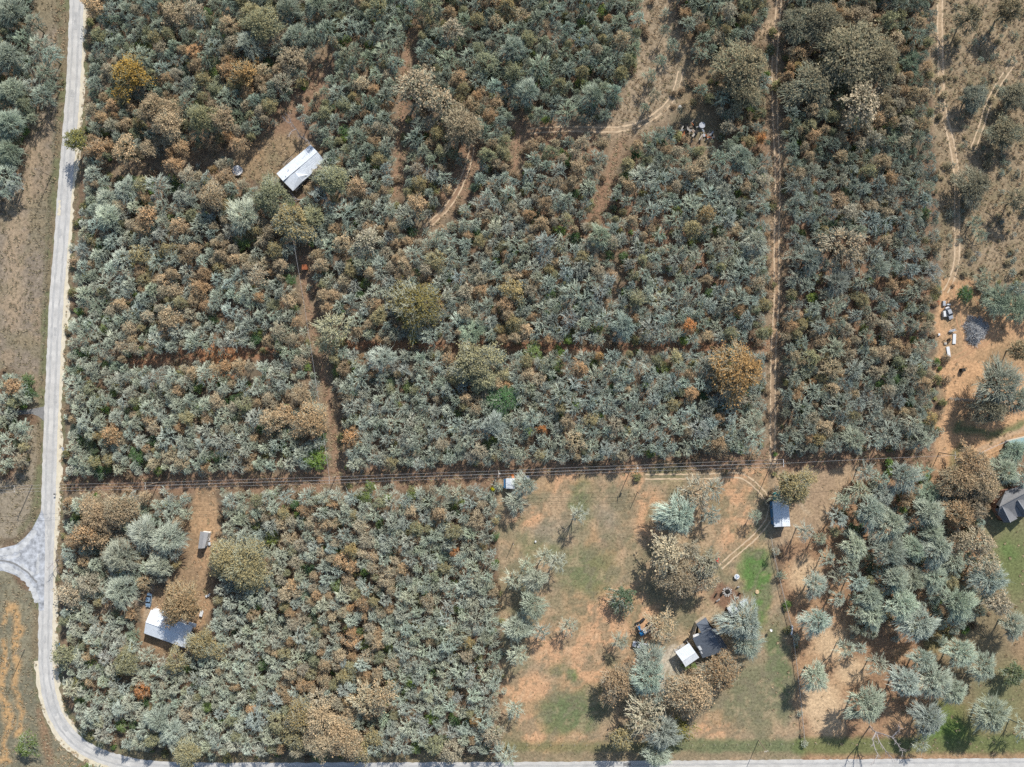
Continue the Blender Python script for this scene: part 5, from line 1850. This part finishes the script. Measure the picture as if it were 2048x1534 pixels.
for k in range(5):
    a = k * 1.25
    mb = MB(); mb.tube([(math.cos(a) * .7, math.sin(a) * .7, .1), (0, 0, .45)], [.08, .06], 6); mb.build("log", M_CHAR, e)
# seats round the fire
SEATS = [(1436, 1200.5, 35, "grey bench lower left of the fire ring"), (1444, 1188, 80, "dark bench left of the fire ring"), (1479, 1187, -20, "dark chair right of the fire ring"),
         (1475, 1195, 20, "pale chair lower right of the fire ring"), (1476, 1174, 10, "pale chair upper right of the fire ring"), (1432, 1190, 60, "dark bench at the left edge of the fire patch")]
for k, (x, y, a, lab) in enumerate(SEATS):
    w = P(x, y, .4)
    e = props(empty("bench", (w.x, w.y, 0), math.radians(a)), lab, "bench", "seats round the fire")
    L = 1.5 if 'bench' in lab else .8
    mt = M_STONE if 'grey' in lab or 'pale' in lab else M_CHAR
    mb = MB(); mb.box((0, 0, .45), (L, .5, .07)); mb.build("seat", mt, e)
    mb = MB(); mb.box((0, .26, .75), (L, .06, .5)); mb.build("backrest", mt, e)
    for sx in (-1, 1):
        for sy in (-1, 1):
            mb = MB(); mb.box((sx * (L / 2 - .08), sy * .2, .21), (.07, .07, .42)); mb.build("leg", mt, e)
# patio table with white chairs
w = P(1473.7, 1153.3, .7)
e = props(empty("patio_table", (w.x, w.y, 0)), "round white garden table with dark cups above the fire ring", "table")
mb = MB(); mb.tube([(0, 0, .72), (0, 0, .77)], [.95, .95], 20); mb.build("table_top", M_WHITE, e)
mb = MB(); mb.tube([(0, 0, 0), (0, 0, .72)], [.3, .06], 8); mb.build("leg", M_WHITE, e)
for k in range(3):
    mb = MB(); mb.tube([(.4 * math.cos(k * 2.1), .4 * math.sin(k * 2.1), .77), (.4 * math.cos(k * 2.1), .4 * math.sin(k * 2.1), .95)], [.16, .18], 8)
    o = mb.build("bucket", M_BLUEP); o.location = (w.x, w.y, 0.002); props(o, "dark blue bucket on the white garden table, %s" % ["right side", "upper left side", "lower left side"][k], "bucket")
mb = MB(); mb.tube([(0, 0, 0), (0, 0, .35), (0, 0, .36), (0, 0, .15)], [.72, .7, .45, .42], 18, 0, True)
single(mb, "planter_ring", M_PLANKT, "round tan planter ring on the grass right of the garden shed", "planter", tuple(P(1514, 1183.4)))
mb = MB(); mb.box((0, 0, .45), (.55, 1.3, .8), .3); mb.box((.7, .4, .3), (.6, .5, .5), .6)
single(mb, "yard_cart", M_RED, "small red mower standing on the yard by the sandy track", "mower", tuple(P(1433.5, 1121)), .5)
mb = MB(); mb.tube([(0, 0, 0), (0, 0, .5)], [.35, .3], 10); single(mb, "feed_bucket", M_WHITE, "white bucket lying on the yard grass", "bucket", tuple(P(1071, 1083)))
# satellite dish
w = P(1541, 1261, 1.5)
e = props(empty("satellite_dish", (w.x, w.y, 0)), "small white satellite dish on a post at the yard edge", "dish")
mb = MB(); mb.tube([(0, 0, 0), (0, 0, 1.6)], [.04, .04], 6); mb.build("post", M_STEEL, e)
mb = MB(); mb.tube([(0, .05, 1.55), (.06, .12, 1.72), (.12, .22, 1.9)], [.08, .38, .5], 14, 0, False); mb.build("dish", M_WHITE, e)
# roadside sign, bin, mailbox
w = P(125.5, 898, 1.4)
e = props(empty("roadside_sign", (w.x, w.y, 0)), "white blank board sign on posts beside the road", "sign")
mb = MB(); mb.box((0, 0, 1.35), (.75, 1.4, .06), 0, 0, 1, .5, .45); mb.build("board", M_WHITE, e)
for s_ in (-.45, .45):
    mb = MB(); mb.tube([(0, s_, 0), (0, s_, 1.3)], [.05, .05], 6); mb.build("post", M_PLANK, e)
mb = MB(); mb.box((0, 0, .55), (.7, .75, 1.05), .2, 0, 1.1); mb.box((0, 0, 1.13), (.8, .85, .1), .2)
single(mb, "rubbish_bin", M_BLUEP, "dark blue rubbish bin on the road shoulder above the bend", "bin", tuple(P(118, 1288)))
w = P(110, 988, .8)
e = props(empty("mailbox", (w.x, w.y, 0)), "dark mailbox on the edge of the road shoulder", "mailbox")
mb = MB(); mb.tube([(0, 0, 0), (0, 0, 1.0)], [.06, .06], 6); mb.build("post", M_PLANK, e)
mb = MB(); mb.tube([(-.3, 0, 1.1), (.3, 0, 1.1)], [.2, .2], 10); mb.build("box", M_CHAR, e)
# things by the drive and sheds
mb = MB(); loft(mb, [[(-1.1, -.5, .3), (-1.1, .5, .3), (-1.1, .55, .8), (-1.1, -.55, .8)], [(.5, -.5, .2), (.5, .5, .2), (.5, .55, .8), (.5, -.55, .8)], [(1.3, -.08, .5), (1.3, .08, .5), (1.3, .1, .85), (1.3, -.1, .85)]])
single(mb, "small_boat", M_WHITE, "small white boat hull on the grass right of the metal-roofed house", "boat", tuple(P(404.5, 1225.6)), math.radians(75))
mb = MB(); mb.box((0, 0, .3), (1.4, .7, .5), .4); mb.box((.6, .5, .2), (.6, .5, .35), 1.0)
single(mb, "appliance", M_WHITE, "white appliance lying at the edge of the drive clearing", "appliance", tuple(P(416, 1191)))
for x, y, sz, mt, lab in ((419, 1078, (.55, .9, .9), M_WHITE, "white tub beside the grey-roofed shed"), (420, 1087, (.6, 1.1, .6), M_GALV, "pale tank below the tub at the grey-roofed shed"), (413, 1093, (.6, .5, .5), M_STEEL, "grey box at the shed corner"),
                          (1025.8, 951.5, (.95, 1.6, 1.1), M_ORANGE, "orange box above the small white shed"), (1877, 669, (.7, .8, .4), M_WHITE, "small white box under the trees by the scrap"),
                          (1890, 687, (.9, .8, .3), M_PLANK, "pale crate among the scrap"), (1885, 716, (.5, .9, .4), M_WHITE, "small white box at the lower end of the scrap"),
                          (1922.6, 740, (1.3, 1.2, 1.3), M_CHAR, "black cubic tank on the red soil")):
    mb = MB(); mb.box((0, 0, sz[2] / 2), sz, .1, 0, .92); mb.box((0, 0, sz[2] + .03), (sz[0] * .98, sz[1] * .98, .07), .1)
    single(mb, "storage_box", mt, lab, "box", tuple(P(x, y)))
w = P(1053, 955, .6)
e = props(empty("utility_trailer", (w.x, w.y, 0), .1), "small white trailer right of the small white shed", "trailer")
mb = MB(); mb.box((0, 0, .5), (1.9, 1.3, .12)); mb.build("deck", M_GALV, e)
for s_ in (-1, 1):
    mb = MB(); mb.box((0, s_ * .64, .75), (1.9, .05, .45)); mb.build("side", M_WHITE, e)
    mb = MB(); mb.tube([(0, s_ * .75 - .08, .3), (0, s_ * .75 + .08, .3)], [.3, .3], 12); mb.build("wheel", M_BLACK, e)
mb = MB(); mb.tube([(.95, 0, .5), (1.9, 0, .4)], [.05, .05], 6); mb.build("drawbar", M_STEEL, e)
# yellow bush
mb = MB()
rb = random.Random(2)
for k in range(260):
    d = Vector((rb.gauss(0, 1), rb.gauss(0, 1), rb.gauss(.3, .7))).normalized() * rb.uniform(.3, 1.1)
    a_ = d.orthogonal().normalized() * .16
    b_ = d.cross(a_).normalized() * .12
    c_ = d + Vector((0, 0, 1.0))
    mb.add([c_ - a_, c_ - b_, c_ + a_, c_ + b_], [(0, 1, 2, 3)])
e = props(empty("yellow_bush", tuple(P(986, 977))), "small bright yellow bush left of the small white shed", "bush")
mb.build("crown", M_YELLOW, e)
mb = MB(); mb.tube([(0, 0, 0), (0, 0, 1)], [.06, .03], 5); mb.build("stem", M_WOODP, e)

# scrap heap in the upper clearing
w = P(1380, 262)
e = props(empty("scrap_heap", (w.x, w.y, 0)), "heap of bleached boards and sheets in the upper clearing", "scrap heap")
rs_ = random.Random(8)
for k in range(46):
    gx_ = rs_.gauss(0, 2.0) if k < 30 else rs_.gauss(6.6, 1.4)
    gy_ = rs_.gauss(0, 1.3) if k < 30 else rs_.gauss(-1.8, .9)
    mb = MB(); mb.box((gx_, gy_, .15 + rs_.random() * .9), (rs_.uniform(.9, 2.6), rs_.uniform(.18, .8), .06), rs_.uniform(0, 3.1), 0, 1, .5, rs_.uniform(-.35, .35))
    mb.build("board", rs_.choice([M_STONE, M_PLANK, M_CHAR, M_STEEL, M_CHAR, M_RUST, M_WOODP]), e)
for k, (x, y) in enumerate(((1372, 252), (1392, 265), (1358, 260))):
    mb = MB(); q = P(x, y) - w; mb.box((q.x, q.y, .5), (1.4, 1.1, .9), k); mb.build("crate", M_CHAR, e)
w2 = P(1403, 252)
mb = MB(); mb.tube([(0, 0, 0), (0, 0, .9), (0, 0, .92)], [1.1, 1.1, .9], 18); single(mb, "water_tank", M_STEEL, "round grey tank behind the scrap heap", "tank", tuple(w2))
mb = MB(); mb.tube([(0, 0, 0), (0, 0, .4)], [.65, .6], 14); single(mb, "old_tyre", M_STONE, "pale round tub on the grass above the scrap heap", "tub", tuple(P(1360, 214)))

# scrap along the right-hand track
SCRAP = [(1886.5, 628, 1.0, 2.2, .9, .1, M_WHITE, "fridge", "upright white panel box left of the wrecked car"), (1908, 678, 1.1, 3.6, .25, -.05, M_WHITE, "sheet_stack", "white sheet stack right of the scrap row"),
         (1896, 704, 1.1, 3.7, .3, .18, M_WHITE, "sheet_stack", "long white sheet stack at the lower end of the scrap"), (1902.5, 661, 2.6, 1.1, .7, .30, M_STEEL, "scrap_beam", "dark grey beam bundle lying below the wrecked car"),
         (1886.6, 607, 1.0, 1.9, .6, .0, M_STEEL, "scrap_tank", "grey tank above the wrecked car"), (1895, 609.5, 1.3, .5, .8, .0, M_WHITE, "cooker", "small white cooker at the top of the scrap"),
         (1874, 604, 1.5, 2.2, .5, .3, M_RUST, "scrap_pallet", "rusty scrap pile under the trees left of the scrap row"), (1897, 680, 1.6, 1.4, .5, .6, M_CHAR, "scrap_pallet", "dark scrap pile between the two white sheet stacks")]
for x, y, a_, b_, c_, rz, mt, nm, lab in SCRAP:
    mb = MB()
    q = random.Random(int(x * 7 + y))
    if 'stack' in nm:
        for k in range(4): mb.box((q.uniform(-.05, .05), q.uniform(-.1, .1), .06 + k * .07), (a_, b_, .05), q.uniform(-.03, .03))
    elif nm in ('scrap_beam', 'scrap_pallet'):
        for k in range(9): mb.box((q.uniform(-a_, a_) * .3, q.uniform(-b_, b_) * .4, .1 + q.random() * c_), (a_ * q.uniform(.4, 1), .16, .14), q.uniform(-.25, .25) + (0 if nm == 'scrap_beam' else q.uniform(-1, 1)))
    else:
        mb.box((0, 0, c_ / 2), (a_, b_, c_), 0, 0, .95); mb.box((0, 0, c_ + .02), (a_ * .8, b_ * .8, .06))
    o = mb.build(nm, mt); o.location = tuple(P(x, y)); o.rotation_euler = (0, 0, rz); props(o, lab, "scrap", "scrap along the track")
cw = car("wrecked dark car with pale dents among the scrap on the right", 1898, 626, math.radians(-68), M_STEEL, 4.6, 1.75)

# round heap of cut brush
w = P(1950, 660)
e = props(empty("brush_heap", (w.x, w.y, 0)), "round heap of cut grey brush inside the red wheel track", "brush heap")
mb = MB()
rb = random.Random(12)
for k in range(1500):
    rr_ = math.sqrt(rb.random())
    a_ = rb.uniform(0, 6.283)
    ol = 1 + .13 * math.sin(a_ * 3 + 1) + .09 * math.sin(a_ * 7) + (rb.gauss(0, .10))
    c_ = Vector((math.cos(a_) * rr_ * 3.9 * ol, math.sin(a_) * rr_ * 4.8 * ol, (1 - rr_ ** 2) * 1.9 * rb.uniform(.4, 1.05) + .1))
    d = Vector((rb.gauss(0, 1), rb.gauss(0, 1), rb.gauss(0, .35))).normalized() * rb.uniform(.3, 1.0)
    mb.tube([c_ - d, c_ + d], [.045, .025], 3, 0, False)
o = mb.build("branches", node_mat("cut brush", (.42, .42, .41), .9, .1, .3, 2), e)
o["kind"] = "stuff"
# lumber left of the carport
for k, (x, y, L, a_, lab) in enumerate(((1362, 1292, 3.4, 33, "pale lumber stack along the carport edge"), (1372, 1281, 2.6, 40, "dark timber lying above the carport"), (1381, 1270, 2.4, -60, "tan planks leaning near the porch"), (1353, 1300, 1.6, 30, "short grey boards at the carport corner"))):
    w = P(x, y)
    e = props(empty("lumber_stack", (w.x, w.y, 0), math.radians(a_)), lab, "lumber", "lumber by the carport")
    for j in range(7):
        mb = MB(); mb.box((random.uniform(-.2, .2), (j % 4) * .24 - .36, .08 + (j // 4) * .1), (L * random.uniform(.8, 1), .2, .08), random.uniform(-.06, .06)); mb.build("board", [M_PLANK, M_CHAR, M_PLANKT, M_STONE][k], e)
